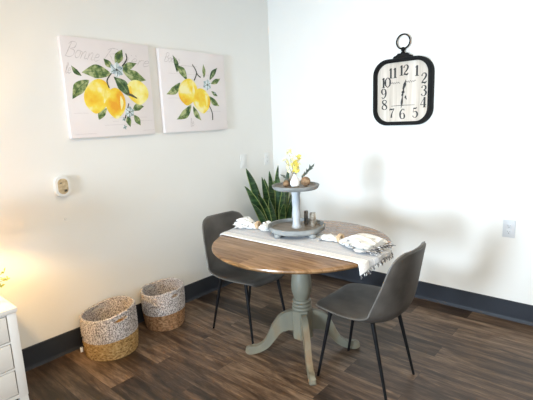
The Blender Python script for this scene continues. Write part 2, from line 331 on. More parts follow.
# ------------------------------------------------------------------ the room
X1, Y0, H = 5.2, -5.2, 2.70
T = 0.12
struct('floor', bxo((-T, Y0-T, -0.1), (X1+T, T, 0)), M['floor'])
struct('ceiling', bxo((-T, Y0-T, H), (X1+T, T, H+0.1)), M['ceiling'])
struct('wall_left', bxo((-T, Y0-T, 0), (0, T, H)), M['wall'])
struct('wall_back', bxo((0, 0, 0), (X1+T, T, H)), M['wall'])
def wall_with_holes(name, along, fixed, thick, lo, hi, holes):
    """wall as solid panels round rectangular openings; along = 'x' or 'y'"""
    bm = nb(); cuts = sorted({lo, hi, *[h[0] for h in holes], *[h[1] for h in holes]})
    for a, b in zip(cuts, cuts[1:]):
        hs = [h for h in holes if h[0] <= a and h[1] >= b]
        spans = [(0, H)] if not hs else [(0, hs[0][2]), (hs[0][3], H)]
        for z0, z1 in spans:
            if along == 'x': box(bm, (a, min(fixed, fixed+thick), z0), (b, max(fixed, fixed+thick), z1))
            else: box(bm, (min(fixed, fixed+thick), a, z0), (max(fixed, fixed+thick), b, z1))
    return struct(name, bm, M['wall'])
WN = [(0.93, 1.79, 0.60, 1.90), (2.5, 4.4, 0.75, 2.25)]
WS = [(-3.7, -1.5, 0.7, 2.2)]
wall_with_holes('wall_front', 'x', Y0, -T, 0.0, X1+T, WN)
wall_with_holes('wall_right', 'y', X1, T, Y0-T, 0.0, WS)
def window(name, along, fixed, a, b, z0, z1, mull):
    bm = nb(); w = 0.04
    def bb(bm, p, q, zz0, zz1, d0, d1):
        if along == 'x': box(bm, (p, fixed+min(d0, d1), zz0), (q, fixed+max(d0, d1), zz1))
        else: box(bm, (fixed+min(d0, d1), p, zz0), (fixed+max(d0, d1), q, zz1))
    s = -1 if along == 'x' else 1
    for p, q, c, d in ((a, a+w, z0, z1), (b-w, b, z0, z1), (a+w, b-w, z0, z0+w), (a+w, b-w, z1-w, z1)): bb(bm, p, q, c, d, 0.03*s, 0.08*s)
    for m in mull: bb(bm, m-0.015, m+0.015, z0+w, z1-w, 0.035*s, 0.075*s)
    o = struct(name, bm, M['winframe'])
    g = nb(); bb(g, a+w, b-w, z0+w, z1-w, 0.053*s, 0.057*s); obj('pane', g, M['pane'], o, smooth=False)
    sl = nb(); bb(sl, a-0.03, b+0.03, z0-0.03, z0, -0.03*s, 0.02*s); obj('window_sill', sl, M['winframe'], o, smooth=False)
window('window_1', 'x', Y0, 0.93, 1.79, 0.60, 1.90, [])
window('added_window_2', 'x', Y0, 2.5, 4.4, 0.75, 2.25, [3.45])  # unseen window added to let in the wide fill light
window('added_window_3', 'y', X1, -3.7, -1.5, 0.7, 2.2, [-2.6])  # unseen window added to let in the side fill light
def baseboard(name, p, q, out):
    """vinyl cove base with a small flared toe"""
    p, q, out = Vector(p), Vector(q), Vector(out); bm = nb()
    prof = [(0, 0), (0.016, 0), (0.011, 0.010), (0.008, 0.022), (0.008, 0.134), (0.005, 0.138), (0, 0.138)]
    a = [bm.verts.new(p+out*d+Vector((0, 0, z))) for d, z in prof]; b = [bm.verts.new(q+out*d+Vector((0, 0, z))) for d, z in prof]
    for i in range(len(prof)): j = (i+1) % len(prof); bm.faces.new((a[i], a[j], b[j], b[i]))
    bm.faces.new(a); bm.faces.new(b[::-1])
    return struct(name, bm, M['base'])
baseboard('baseboard_left', (0.0005, Y0, 0.0), (0.0005, -0.0165, 0.0), (1, 0, 0))
baseboard('baseboard_back', (0.0, -0.0005, 0.0), (X1, -0.0005, 0.0), (0, -1, 0))
baseboard('baseboard_front', (0, Y0+0.0005, 0.0), (X1, Y0+0.0005, 0.0), (0, 1, 0))
baseboard('baseboard_right', (X1-0.0005, Y0, 0.0), (X1-0.0005, 0, 0.0), (-1, 0, 0))

# ------------------------------------------------------------------ table
TX, TY, TZ, TR = 1.196, -1.187, 0.716, 0.516
def build_table():
    t = thing('pedestal_table', 'round dining table with honey brown top on a grey-green carved pedestal', 'table', (TX, TY, 0))
    prof = [(0, TZ-0.028), (TR-0.035, TZ-0.028), (TR-0.014, TZ-0.026), (TR-0.004, TZ-0.019), (TR, TZ-0.012), (TR-0.002, TZ-0.005), (TR-0.007, TZ-0.0015), (TR-0.014, TZ), (0, TZ)]
    bm = nb(); lathe(bm, prof[1:-1], 128, cap0=True, cap1=True); obj('tabletop', bm, M['tabletop'], t)
    obj('apron', lathe(nb(), [(0.17, TZ-0.058), (0.21, TZ-0.058), (0.215, TZ-0.03), (0.17, TZ-0.03)], 48, cap0=True, cap1=True), M['sage'], t)
    pp = [(0.075, 0.660), (0.075, 0.640), (0.060, 0.632), (0.047, 0.615), (0.044, 0.585), (0.047, 0.55), (0.055, 0.50), (0.060, 0.46), (0.061, 0.425), (0.057, 0.395), (0.047, 0.365),
          (0.043, 0.352), (0.052, 0.350), (0.056, 0.342), (0.052, 0.334), (0.045, 0.332), (0.054, 0.329), (0.059, 0.320), (0.054, 0.311), (0.047, 0.309), (0.055, 0.306), (0.060, 0.297), (0.055, 0.289), (0.050, 0.286)]
    obj('pedestal', lathe(nb(), cr(pp, 3), 40, cap0=True, cap1=True), M['sage'], t)
    bm = nb(); hexp = [(0.062*math.cos(PI/8+PI/4*i), 0.062*math.sin(PI/8+PI/4*i)) for i in range(8)]
    prism(bm, hexp, lambda x, y: (x, y, 0.105), (0, 0, 0.182), bev=0.003); obj('hub_block', bm, M['sage'], t)
    # one cabriole leg in the x-z plane, flat plank with rounded outline
    up = [(0.045, 0.275), (0.09, 0.272), (0.14, 0.245), (0.185, 0.185), (0.215, 0.120), (0.250, 0.072), (0.295, 0.050), (0.330, 0.050), (0.352, 0.036)]
    lo = [(0.355, 0.016), (0.340, 0.000), (0.300, 0.003), (0.255, 0.018), (0.210, 0.045), (0.170, 0.092), (0.135, 0.135), (0.10, 0.155), (0.045, 0.150)]
    for k, ang in enumerate((math.radians(-45), math.radians(46), math.radians(135), math.radians(-140))):
        bm = nb(); out = cr(up, 4)+cr(lo, 4); e = (math.cos(ang), math.sin(ang)); s = Vector((-e[1], e[0], 0))*0.034
        prism(bm, out, lambda r, z: (e[0]*r-s.x/2, e[1]*r-s.y/2, z), s, bev=0.005)
        obj('leg', bm, M['sage'], t)
    return t
build_table()

# ------------------------------------------------------------------ chairs
def build_chair():
    t = thing('dining_chair', 'grey faux-leather shell chair with black legs in front of the table, nearest the camera', 'chair', (1.612, -1.17, 0), PI)
    # profile: x, z, half width, wing depth
    prof = [(0.212, 0.402, 0.095, 0.000), (0.218, 0.418, 0.140, 0.001), (0.206, 0.431, 0.170, 0.003), (0.170, 0.434, 0.194, 0.007), (0.10, 0.427, 0.213, 0.015), (0.03, 0.416, 0.222, 0.026),
            (-0.05, 0.406, 0.226, 0.040), (-0.12, 0.404, 0.226, 0.056), (-0.180, 0.420, 0.223, 0.072), (-0.222, 0.462, 0.219, 0.082), (-0.243, 0.515, 0.214, 0.080), (-0.255, 0.575, 0.207, 0.070),
            (-0.264, 0.635, 0.198, 0.058), (-0.272, 0.69, 0.190, 0.048), (-0.279, 0.735, 0.178, 0.038), (-0.285, 0.768, 0.154, 0.026), (-0.288, 0.786, 0.112, 0.012)]
    prof = [(x*0.975 if x > 0 else x*0.955, z-0.009, w, c) for x, z, w, c in prof]
    P = cr(prof, 3); nt_ = 16; rows = []
    for i, (x, z, w, c) in enumerate(P):
        x0, z0 = P[max(i-1, 0)][:2]; x1, z1 = P[min(i+1, len(P)-1)][:2]
        l = math.hypot(x1-x0, z1-z0); nx, nz = (z1-z0)/l, -(x1-x0)/l      # towards the sitter
        row = []
        for j in range(nt_+1):
            q = -1+2*j/nt_; a = abs(q)**2.4*c; row.append(Vector((x+nx*a, q*w, z+nz*a)))
        rows.append((row, Vector((nx, 0, nz))))
    TH = 0.024
    bm = nb(); topv = []; botv = []
    for i, (row, n) in enumerate(rows):
        tr = []; br = []
        for j, p in enumerate(row):
            e = min(1.0, min(j, nt_-j)/1.0) if 0 < i < len(rows)-1 else 0.0
            h = TH*(0.45+0.55*e)
            tr.append(bm.verts.new(p+n*h*0.5)); br.append(bm.verts.new(p-n*h*0.5))
        topv.append(tr); botv.append(br)
    R_ = len(rows)
    for i in range(R_-1):
        for j in range(nt_):
            bm.faces.new((topv[i][j], topv[i][j+1], topv[i+1][j+1], topv[i+1][j]))
            bm.faces.new((botv[i][j], botv[i+1][j], botv[i+1][j+1], botv[i][j+1]))
        for j in (0, nt_): bm.faces.new((topv[i][j], topv[i+1][j], botv[i+1][j], botv[i][j]))
    for i in (0, R_-1):
        for j in range(nt_): bm.faces.new((topv[i][j], topv[i][j+1], botv[i][j+1], botv[i][j]))
    sh = obj('seat_shell', bm, M['leather'], t)
    md = sh.modifiers.new('soft', 'SUBSURF'); md.levels = 1; md.render_levels = 2
    for p in sh.data.polygons: p.use_smooth = True
    # piping along the rim
    rim = [rows[i][0][0] for i in range(R_)] + [rows[-1][0][j] for j in range(1, nt_+1)] + [rows[i][0][nt_] for i in range(R_-2, -1, -1)] + [rows[0][0][j] for j in range(nt_-1, 0, -1)]
    rm = nb(); tube(rm, rim, 0.0045, 6, closed=True); obj('piping', rm, M['piping'], sh)
    # steel cross frame under the seat
    fr = nb()
    for sx, sy in ((1, 1), (1, -1)):
        tube(fr, [(0.135*sx, 0.135*sy, 0.386), (-0.12*sx, -0.135*sy, 0.378)], 0.008, 8)
    box(fr, (-0.10, -0.06, 0.372), (0.10, 0.06, 0.390), 0.002)
    obj('seat_frame', fr, M['black'], t)
    for sx in (1, -1):
        for sy in (1, -1):
            lg = nb(); tp = Vector((0.132*sx if sx > 0 else -0.112, 0.138*sy, 0.398)); ft = Vector((0.205*sx, 0.164*sy, 0.0))
            tube(lg, [tp.lerp(ft, k/6) for k in range(7)], [0.0115-0.0045*k/6 for k in range(7)], 12)
            obj('leg', lg, M['black'], t)
    return t
chair = build_chair()
c2 = copy_tree(chair); c2.location = (0.730, -1.165, 0); c2.rotation_euler = (0, 0, math.radians(-4))
c2['label'] = 'grey faux-leather shell chair tucked under the far side of the table, beside the left wall'
for c in (chair, c2): c['group'] = 'dining chairs at the round table'

# ------------------------------------------------------------------ runner, napkins, tray and its contents
RY0, RY1 = -1.375, -1.055            # front and back long edges of the runner
def build_runner():
    bm = nb(); uvl = bm.loops.layers.uv.new('cloth')
    nu, nv = 150, 22; Lh = {}
    grid = []
    cxm = TX
    for j in range(nv+1):
        v = j/nv; y = RY0+(RY1-RY0)*v
        half = math.sqrt(max(0.0, (TR-0.002)**2-(y-TY)**2))
        xl, xr = cxm-half, cxm+half; row = []
        hl, hr = 0.030, 0.026+0.036*(1-v)**4+0.003*math.sin(9*v)
        s0, s1 = xl-hl, xr+hr
        for i in range(nu+1):
            s = s0+(s1-s0)*i/nu; yy = y
            if s > xr: x, dz = xr+0.007+0.010*math.sin((s-xr)*20)+0.004*math.sin(v*18), -(s-xr)*0.97
            elif s < xl: x, dz = xl-0.006-0.004*math.sin(v*15), -(xl-s)
            else: x, dz = s, 0
            e = min(s-xl, xr-s)
            zz = TZ+0.0045+dz
            if e > 0: zz += 0.0022*max(0, noise.noise((x*9, y*14, 0)))+(-0.003*(1-e/0.02) if e < 0.02 else 0)
            row.append(Vector((x, yy, zz)))
        grid.append(row)
    vt = [[bm.verts.new(p+Vector((0, 0, 0.0))) for p in row] for row in grid]
    for j in range(nv):
        for i in range(nu):
            f = bm.faces.new((vt[j][i], vt[j][i+1], vt[j+1][i+1], vt[j+1][i]))
            for lp, (a, b) in zip(f.loops, ((i, j), (i+1, j), (i+1, j+1), (i, j+1))): lp[uvl].uv = (a/nu, b/nv)
    me_o = obj('table_runner', bm, M['runner'])
    md = me_o.modifiers.new('cloth_thickness', 'SOLIDIFY'); md.thickness = 0.0022; md.offset = 1.0
    tag(me_o, 'white cotton table runner with blue-grey stripes lying across the round table', 'table runner')
    # knotted fringe on the right end
    fb = nb()
    for k in range(34):
        v = (k+0.5)/34; row = grid[min(nv, int(v*nv))]; p = row[-1].copy(); p.y = RY0+(RY1-RY0)*v
        q = p+Vector((0.004+0.008*random.random(), (random.random()-0.5)*0.014, -0.012-0.010*random.random()))
        tube(fb, [p+Vector((0, 0, 0.004)), (p+q)/2+Vector((0.004, 0, 0)), q], [0.0016, 0.0022, 0.0010], 5)
    obj('fringe', fb, M['fringe'], me_o)
    return me_o
build_runner()

def build_napkin(label, ring, dirv, big, small, spread, fringe=True):
    """cloth pulled through a beaded ring: a large fan on one side, a small tuft on the other"""
    t = thing('napkin', label, 'napkin', (ring[0], ring[1], 0)); d = Vector((dirv[0], dirv[1], 0)).normalized(); s = Vector((-d.y, d.x, 0)); z0 = TZ+0.012
    seed = random.random()*20
    def fan(length, width, hgt, sgn, seed):
        bm = nb(); n, m = 34, 72; rings = []
        for i in range(n+1):
            u = i/n; w = 0.015+(width-0.015)*(u**0.6)*(1 if u < .75 else 1-((u-.75)/.25)**2*0.25); h = 0.016+(hgt-0.016)*math.sin(min(1, u*1.2)*PI/2)*(1-0.5*max(0, u-0.55)/0.45)
            row = []
            for k in range(m):
                a = 2*PI*k/m; fold = 1+(0.42*math.sin(a*11+seed+u*3.2)+0.22*math.sin(a*5-seed*2+u*6))*min(1, u*2.2)*0.6
                cz = math.sin(a); cc = math.cos(a)
                yy = cc*w*fold; zz = max(0.0, (cz*0.62+0.40))*h*(0.75+0.25*fold)+0.010*noise.noise((u*6+seed, a*2, 0))*u
                p = d*sgn*(0.008+u*length+0.012*noise.noise((a*1.5, seed, 1))*u)+s*yy
                row.append(bm.verts.new((p.x, p.y, z0+max(0.0, zz))))
            rings.append(row)
        for a, b in zip(rings, rings[1:]):
            for k in range(m): bm.faces.new((a[k], a[(k+1) % m], b[(k+1) % m], b[k]))
        bm.faces.new(rings[0]); bm.faces.new(rings[-1])
        return bm, rings
    bm, rg = fan(big[0], big[1], big[2], 1, seed); endpts = [v.co.copy() for v in rg[-1]]
    o = obj('cloth_fan', bm, M['napkin'], t)
    bm, _ = fan(small[0], small[1], small[2], -1, seed+3); obj('cloth_tuft', bm, M['napkin'], t)
    rb = nb()
    for k in range(13):
        a = 2*PI*k/13; c = s*(0.021*math.cos(a)); p = Vector((c.x, c.y, z0+0.022+0.020*math.sin(a)))
        bmesh.ops.create_icosphere(rb, subdivisions=2, radius=0.0066, matrix=Matrix.Translation(p))
        q = p+d*0.010
        bmesh.ops.create_icosphere(rb, subdivisions=2, radius=0.0064, matrix=Matrix.Translation(q))
    rr = obj('napkin_ring', rb, M['bead'], t); rr['label'] = 'ring of natural wooden beads'
    if fringe:
        fb = nb()
        for k in range(46):
            p = endpts[int(random.random()*len(endpts))]; p = Vector((p.x, p.y, z0+0.002+0.016*random.random()))
            q = p+d*(0.026+0.026*random.random())+s*(random.random()-0.5)*0.03+Vector((0, 0, -0.004+0.010*random.random()))
            tube(fb, [p-d*0.010, (p+q)/2+Vector((0, 0, 0.003)), q], [0.0018, 0.0024, 0.0012], 5)
        obj('fringe', fb, M['fringe'], t)
    return t
build_napkin('white fringed napkin in a wooden bead ring at the right end of the runner', (1.432, -1.135), (1.0, -0.12), (0.235, 0.105, 0.074), (0.100, 0.044, 0.026), 0.3)
build_napkin('white napkin in a wooden bead ring on the runner, left of the tray', (0.840, -1.155), (-1, -0.20), (0.150, 0.062, 0.070), (0.085, 0.055, 0.055), 0.3, fringe=False)

TRX, TRY = 1.110, -1.105
ZB = TZ+0.010
def build_tray():
    t = thing('tiered_tray', 'round two-tier weathered grey wooden tray standing on the table runner', 'tiered tray', (TRX, TRY, 0))
    def tier(z, r, rim, bed):
        pf = [(r-0.030, z), (r-0.012, z), (r-0.002, z+0.008), (r, z+rim*0.55), (r+0.003, z+rim*0.8), (r+0.003, z+rim), (r-0.012, z+rim), (r-0.014, z+0.016), (r-0.018, z+0.012)]
        b = nb(); lathe(b, pf, 64, cap0=True); o = obj('tray_tier', b, M['tray'], t)
        b2 = nb(); lathe(b2, [(r-0.016, z+0.011), (r-0.016, z+0.014)], 64, cap0=True, cap1=True); obj('tray_bed', b2, M['traybed'], o)
    tier(ZB+0.020, 0.172, 0.034, None); tier(1.000, 0.139, 0.025, None)
    pf = [(0.030, ZB+0.030), (0.030, ZB+0.042), (0.025, ZB+0.052), (0.022, ZB+0.075), (0.026, ZB+0.12), (0.022, ZB+0.16), (0.025, ZB+0.20), (0.024, ZB+0.23), (0.027, ZB+0.245), (0.030, ZB+0.258), (0.030, 1.000)]
    obj('post', lathe(nb(), pf, 32, cap0=True, cap1=True), M['post'], t)
    for a in (-1.78, -0.25, 1.36, 2.89):
        b = nb(); c = (0.148*math.cos(a), 0.148*math.sin(a))
        lathe(b, [(0.016, ZB-0.002), (0.022, ZB+0.003), (0.024, ZB+0.011), (0.019, ZB+0.022)], 20, c, cap0=True, cap1=True); obj('foot', b, M['tray'], t)
build_tray()
ZL, ZU = ZB+0.020+0.0145, 1.000+0.0145
def votive(x, y, r, h, m, label):
    b = nb(); lathe(b, [(r*0.92, 0), (r, 0.004), (r, h), (r-0.003, h), (r-0.003, 0.006)], 32, cap0=True, cap1=True)
    o = obj('candle_holder', b, m); o.location = (x, y, ZL); return tag(o, label, 'candle holder', 'metal candle holders on the lower tray')
votive(1.168, -1.015, 0.0200, 0.080, M['mercury'], 'short mottled silver-gold candle holder standing in front on the lower tray tier')
votive(1.115, -1.012, 0.0130, 0.086, M['darkmetal'], 'slim dark metal candle holder standing behind the short one on the lower tray tier')
VX, VY = 1.112, -1.112
b = nb(); lathe(b, [(0.018, 0), (0.026, 0.004), (0.030, 0.018), (0.027, 0.036), (0.015, 0.056), (0.010, 0.068), (0.012, 0.074), (0.009, 0.074), (0.007, 0.066)], 32, cap0=True, cap1=True)
o = obj('bud_vase', b, M['ceramic']); o.location = (VX, VY, ZU); tag(o, 'small white ceramic bud vase with yellow blossoms on the upper tray tier', 'vase')
def petal_blob(bm, c, r, mi=0, n=5, seed=0):
    rnd = random.Random(seed); ax = Vector((rnd.uniform(-1, 1), rnd.uniform(-1, 1), rnd.uniform(-0.2, 1))).normalized()
    t1 = ax.orthogonal().normalized(); t2 = ax.cross(t1); c = Vector(c)
    for k in range(n):
        a = 2*PI*k/n+seed; d = (math.cos(a)*t1+math.sin(a)*t2); s = ax.cross(d)
        pts = [c, c+d*r*0.5+s*r*0.32+ax*r*0.18, c+d*r+ax*r*0.28, c+d*r*0.5-s*r*0.32+ax*r*0.18]
        top = [bm.verts.new(p) for p in pts]; bot = [bm.verts.new(p-ax*r*0.10) for p in pts]
        bm.faces.new(top).material_index = mi; bm.faces.new(bot[::-1]).material_index = mi
        for i in range(4): bm.faces.new((top[i], bot[i], bot[(i+1) % 4], top[(i+1) % 4])).material_index = mi
def blossom(px, py, pz, ex, ey, ez, n, pale, seed, label):
    rnd = random.Random(seed)
    st = nb(); P = [Vector((px, py, pz)), Vector((px, py, pz)).lerp(Vector((ex, ey, ez)), 0.5)+Vector((rnd.uniform(-.006, .006), rnd.uniform(-.006, .006), 0.01)), Vector((ex, ey, ez))]
    S = cr([tuple(p) for p in P], 6); tube(st, S, [0.0016-0.0008*i/len(S) for i in range(len(S))], 6)
    o = obj('flower_stem', st, M['stem']); tag(o, label, 'flower', 'blossom stems in the white bud vase')
    fb = nb()
    for k in range(n):
        i = min(len(S)-1, int(len(S)*(0.42+0.58*k/max(1, n-1)))); p = Vector(S[i])+Vector((rnd.uniform(-.014, .014), rnd.uniform(-.014, .014), rnd.uniform(-.010, .010)))
        petal_blob(fb, p, 0.0105+0.004*rnd.random(), 0, 5, seed*10+k)
    obj('blossom', fb, M['palepetal' if pale else 'petal'], o, smooth=False)
zt = ZU+0.05
blossom(VX, VY, zt, VX+0.004, VY-0.002, 1.165, 24, False, 1, 'tall dense yellow blossom stem at the centre of the white bud vase')
blossom(VX+0.001, VY, zt, VX+0.018, VY+0.010, 1.195, 20, False, 2, 'yellow blossom stem reaching highest and leaning right in the bud vase')
blossom(VX-0.001, VY+0.001, zt, VX-0.026, VY-0.016, 1.222, 14, True, 3, 'tall pale cream blossom stem leaning left in the bud vase')
blossom(VX, VY+0.002, zt, VX-0.046, VY-0.030, 1.170, 10, True, 4, 'short pale cream blossom sprig spreading furthest left from the bud vase')
blossom(VX+0.002, VY, zt, VX+0.010, VY-0.004, 1.125, 15, False, 5, 'short deep yellow blossom stem just above the bud vase neck')
def sprig(p0, p1, n, label, seed, ll=0.024):
    rnd = random.Random(seed); st = nb(); p0, p1 = Vector(p0), Vector(p1)
    S = cr([tuple(p0), tuple(p0.lerp(p1, 0.5)+Vector((0, 0, 0.006))), tuple(p1)], 6); tube(st, S, 0.0011, 5)
    for k in range(n):
        p = Vector(S[int((len(S)-1)*(0.25+0.75*k/(n-1)))]); d = Vector((rnd.uniform(-1, 1), rnd.uniform(-1, 1), rnd.uniform(-.3, .8))).normalized()*0.7+(p1-p0).normalized(); d.normalize()
        s = d.orthogonal().normalized(); q = p+d*ll
        vs = [bm_v for bm_v in (st.verts.new(p), st.verts.new(p.lerp(q, .5)+s*0.0042), st.verts.new(q), st.verts.new(p.lerp(q, .5)-s*0.0042))]
        w = d.cross(s)*0.0012; vb = [st.verts.new(v.co+w) for v in vs]
        st.faces.new(vs); st.faces.new(vb[::-1])
        for i in range(4): st.faces.new((vs[i], vb[i], vb[(i+1) % 4], vs[(i+1) % 4]))
    o = obj('leaf_sprig', st, M['sprig'], smooth=False); return tag(o, label, 'leaf sprig')
sprig((1.122, -1.085, ZU+0.020), (1.192, -1.050, 1.125), 34, 'dark grey-green leafy sprig pointing right behind the bud vase', 3, 0.030)
sprig((1.085, -1.11, ZU+0.004), (1.035, -1.125, 1.075), 9, 'dark leafy sprig pointing left behind the bud vase', 5)
def ball(x, y, r, label, seed):
    b = nb(); bmesh.ops.create_icosphere(b, subdivisions=4, radius=r)
    for v in b.verts:
        n = v.co.normalized(); v.co = n*(r*(1+0.16*noise.noise(n*7+Vector((seed, 0, 0)))+0.06*noise.noise(n*22)))
    rnd = random.Random(seed)
    for k in range(12):      # coils of twig round the ball
        ax = Vector((rnd.uniform(-1, 1), rnd.uniform(-1, 1), rnd.uniform(-1, 1))).normalized(); t1 = ax.orthogonal().normalized(); t2 = ax.cross(t1)
        tube(b, [ (t1*math.cos(2*PI*i/20)+t2*math.sin(2*PI*i/20))*r*(1.0+0.03*math.sin(i*3)) for i in range(20)], r*0.06, 5, closed=True)
    o = obj('twig_ball', b, M['brownball']); o.location = (x, y, ZU+r*1.02); return tag(o, label, 'decorative ball', 'brown twig balls on the upper tray')
ball(1.158, -1.068, 0.027, 'brown twig ball right of the bud vase on the upper tray tier', 1)
ball(1.072, -1.150, 0.017, 'small pale brown twig ball touching the left side of the bud vase', 2)
ball(1.052, -1.098, 0.021, 'brown twig ball furthest left on the upper tray tier', 3)

# ------------------------------------------------------------------ canvases on the left wall
ART = [{"lemons": [[[-1.812, 1.608], [-1.643, 1.61], [-1.712, 1.714], [-1.753, 1.503]], [[-1.676, 1.559], [-1.54, 1.573], [-1.605, 1.662], [-1.613, 1.467]], [[-1.518, 1.632], [-1.358, 1.649], [-1.445, 1.718], [-1.428, 1.556]]], "leaves": [[[-1.874, 1.782], [-1.817, 1.724], 0.0138], [[-1.89, 1.585], [-1.772, 1.702], 0.0336], [[-1.814, 1.745], [-1.617, 1.743], 0.0396], [[-1.661, 1.838], [-1.601, 1.786], 0.0198], [[-1.524, 1.905], [-1.582, 1.806], 0.0277], [[-1.426, 1.825], [-1.547, 1.778], 0.0218], [[-1.363, 1.716], [-1.539, 1.775], 0.0356], [[-1.604, 1.73], [-1.502, 1.607], 0.0356], [[-1.673, 1.529], [-1.737, 1.458], 0.0237], [[-1.399, 1.54], [-1.49, 1.514], 0.0237], [[-1.518, 1.405], [-1.523, 1.485], 0.0178], [[-1.439, 1.412], [-1.482, 1.484], 0.0198]], "stems": [[[-1.5, 1.882], [-1.498, 1.844], [-1.536, 1.798]], [[-1.616, 1.752], [-1.653, 1.704], [-1.644, 1.657]], [[-1.523, 1.626], [-1.486, 1.613], [-1.447, 1.594]], [[-1.514, 1.56], [-1.527, 1.524], [-1.558, 1.446]]], "flowers": [[[-1.578, 1.773], 0.0435], [[-1.514, 1.504], 0.0336], [[-1.56, 1.456], 0.0119], [[-1.559, 1.404], 0.0138]]},
 {"lemons": [[[-1.09, 1.646], [-0.919, 1.65], [-0.994, 1.747], [-1.022, 1.552]], [[-0.959, 1.587], [-0.794, 1.589], [-0.884, 1.679], [-0.87, 1.491]]], "leaves": [[[-1.121, 1.904], [-1.093, 1.783], 0.0181], [[-1.105, 1.835], [-1.007, 1.734], 0.028], [[-1.203, 1.626], [-1.072, 1.713], 0.0264], [[-1.128, 1.445], [-0.981, 1.554], 0.0297], [[-0.893, 1.431], [-0.965, 1.541], 0.0215], [[-0.694, 1.54], [-0.799, 1.618], 0.0231], [[-0.837, 1.859], [-0.839, 1.756], 0.0149], [[-0.693, 1.84], [-0.781, 1.743], 0.0198], [[-0.667, 1.758], [-0.77, 1.715], 0.0181], [[-0.706, 1.619], [-0.77, 1.657], 0.0132]], "stems": [[[-0.946, 1.85], [-0.91, 1.793], [-0.938, 1.733]], [[-0.91, 1.793], [-0.895, 1.772], [-0.871, 1.758]], [[-0.803, 1.546], [-0.776, 1.491], [-0.776, 1.432]]], "flowers": [[[-0.81, 1.704], 0.0379], [[-0.736, 1.644], 0.0099]]}]
CX = 0.036
SCRIPT = {'B': (0.95, [[(.25, 1.7), (.15, .9), (.05, 0)], [(.0, 1.5), (.3, 1.85), (.75, 1.75), (.7, 1.2), (.3, .95), (.75, .85), (.8, .3), (.45, 0), (.05, .05)]]),
 'R': (1.0, [[(.25, 1.7), (.15, .9), (.05, 0)], [(.0, 1.5), (.3, 1.85), (.8, 1.75), (.75, 1.2), (.3, .95), (.5, .6), (.75, .1), (1.0, .1)]]),
 'o': (.62, [[(.45, .95), (.15, .9), (.02, .4), (.2, .02), (.45, .2), (.5, .7), (.35, .95), (.62, .85)]]),
 'n': (.75, [[(.05, .9), (.08, .5), (.05, 0)], [(.06, .4), (.3, .95), (.48, .8), (.45, .1), (.75, .2)]]),
 'e': (.6, [[(.05, .45), (.4, .6), (.38, .92), (.15, .9), (.03, .4), (.2, .02), (.6, .3)]]),
 'r': (.5, [[(.05, .9), (.08, .5), (.05, 0)], [(.06, .45), (.22, .85), (.45, .88)]]),
 'i': (.35, [[(.05, .9), (.05, .2), (.2, .0), (.35, .2)], [(.12, 1.3), (.15, 1.35), (.18, 1.3)]]),
 'v': (.55, [[(.0, .85), (.1, .8), (.2, .05), (.35, .3), (.45, .95), (.55, .9)]]),
 '\u00e8': (.6, [[(.05, .45), (.4, .6), (.38, .92), (.15, .9), (.03, .4), (.2, .02), (.6, .3)], [(.1, 1.5), (.2, 1.35), (.3, 1.2)]]),
 'l': (.4, [[(.0, .2), (.3, 1.5), (.12, 1.7), (.06, .3), (.2, 0), (.4, .2)]])}
def text_mesh(bm, txt, size, y, z, rot, mi, x, sx=1.0):
    """thin handwritten lettering in the plane facing +x, reading along +y"""
    c, s_ = math.cos(rot), math.sin(rot); ox = 0
    for ch in txt:
        w, sts = SCRIPT[ch]
        for st in sts:
            P = []
            for k, (a, b_) in enumerate(st):
                u, v = (ox+a+0.28*b_)*size*sx, b_*size; P.append((y+u*c-v*s_, z+u*s_+v*c, 0.0011+0.0010*(k % 2)))
            stroke(bm, P, lambda p, q: (x-0.0004, p, q), (0.0003, 0, 0), mi, 5)
        ox += w
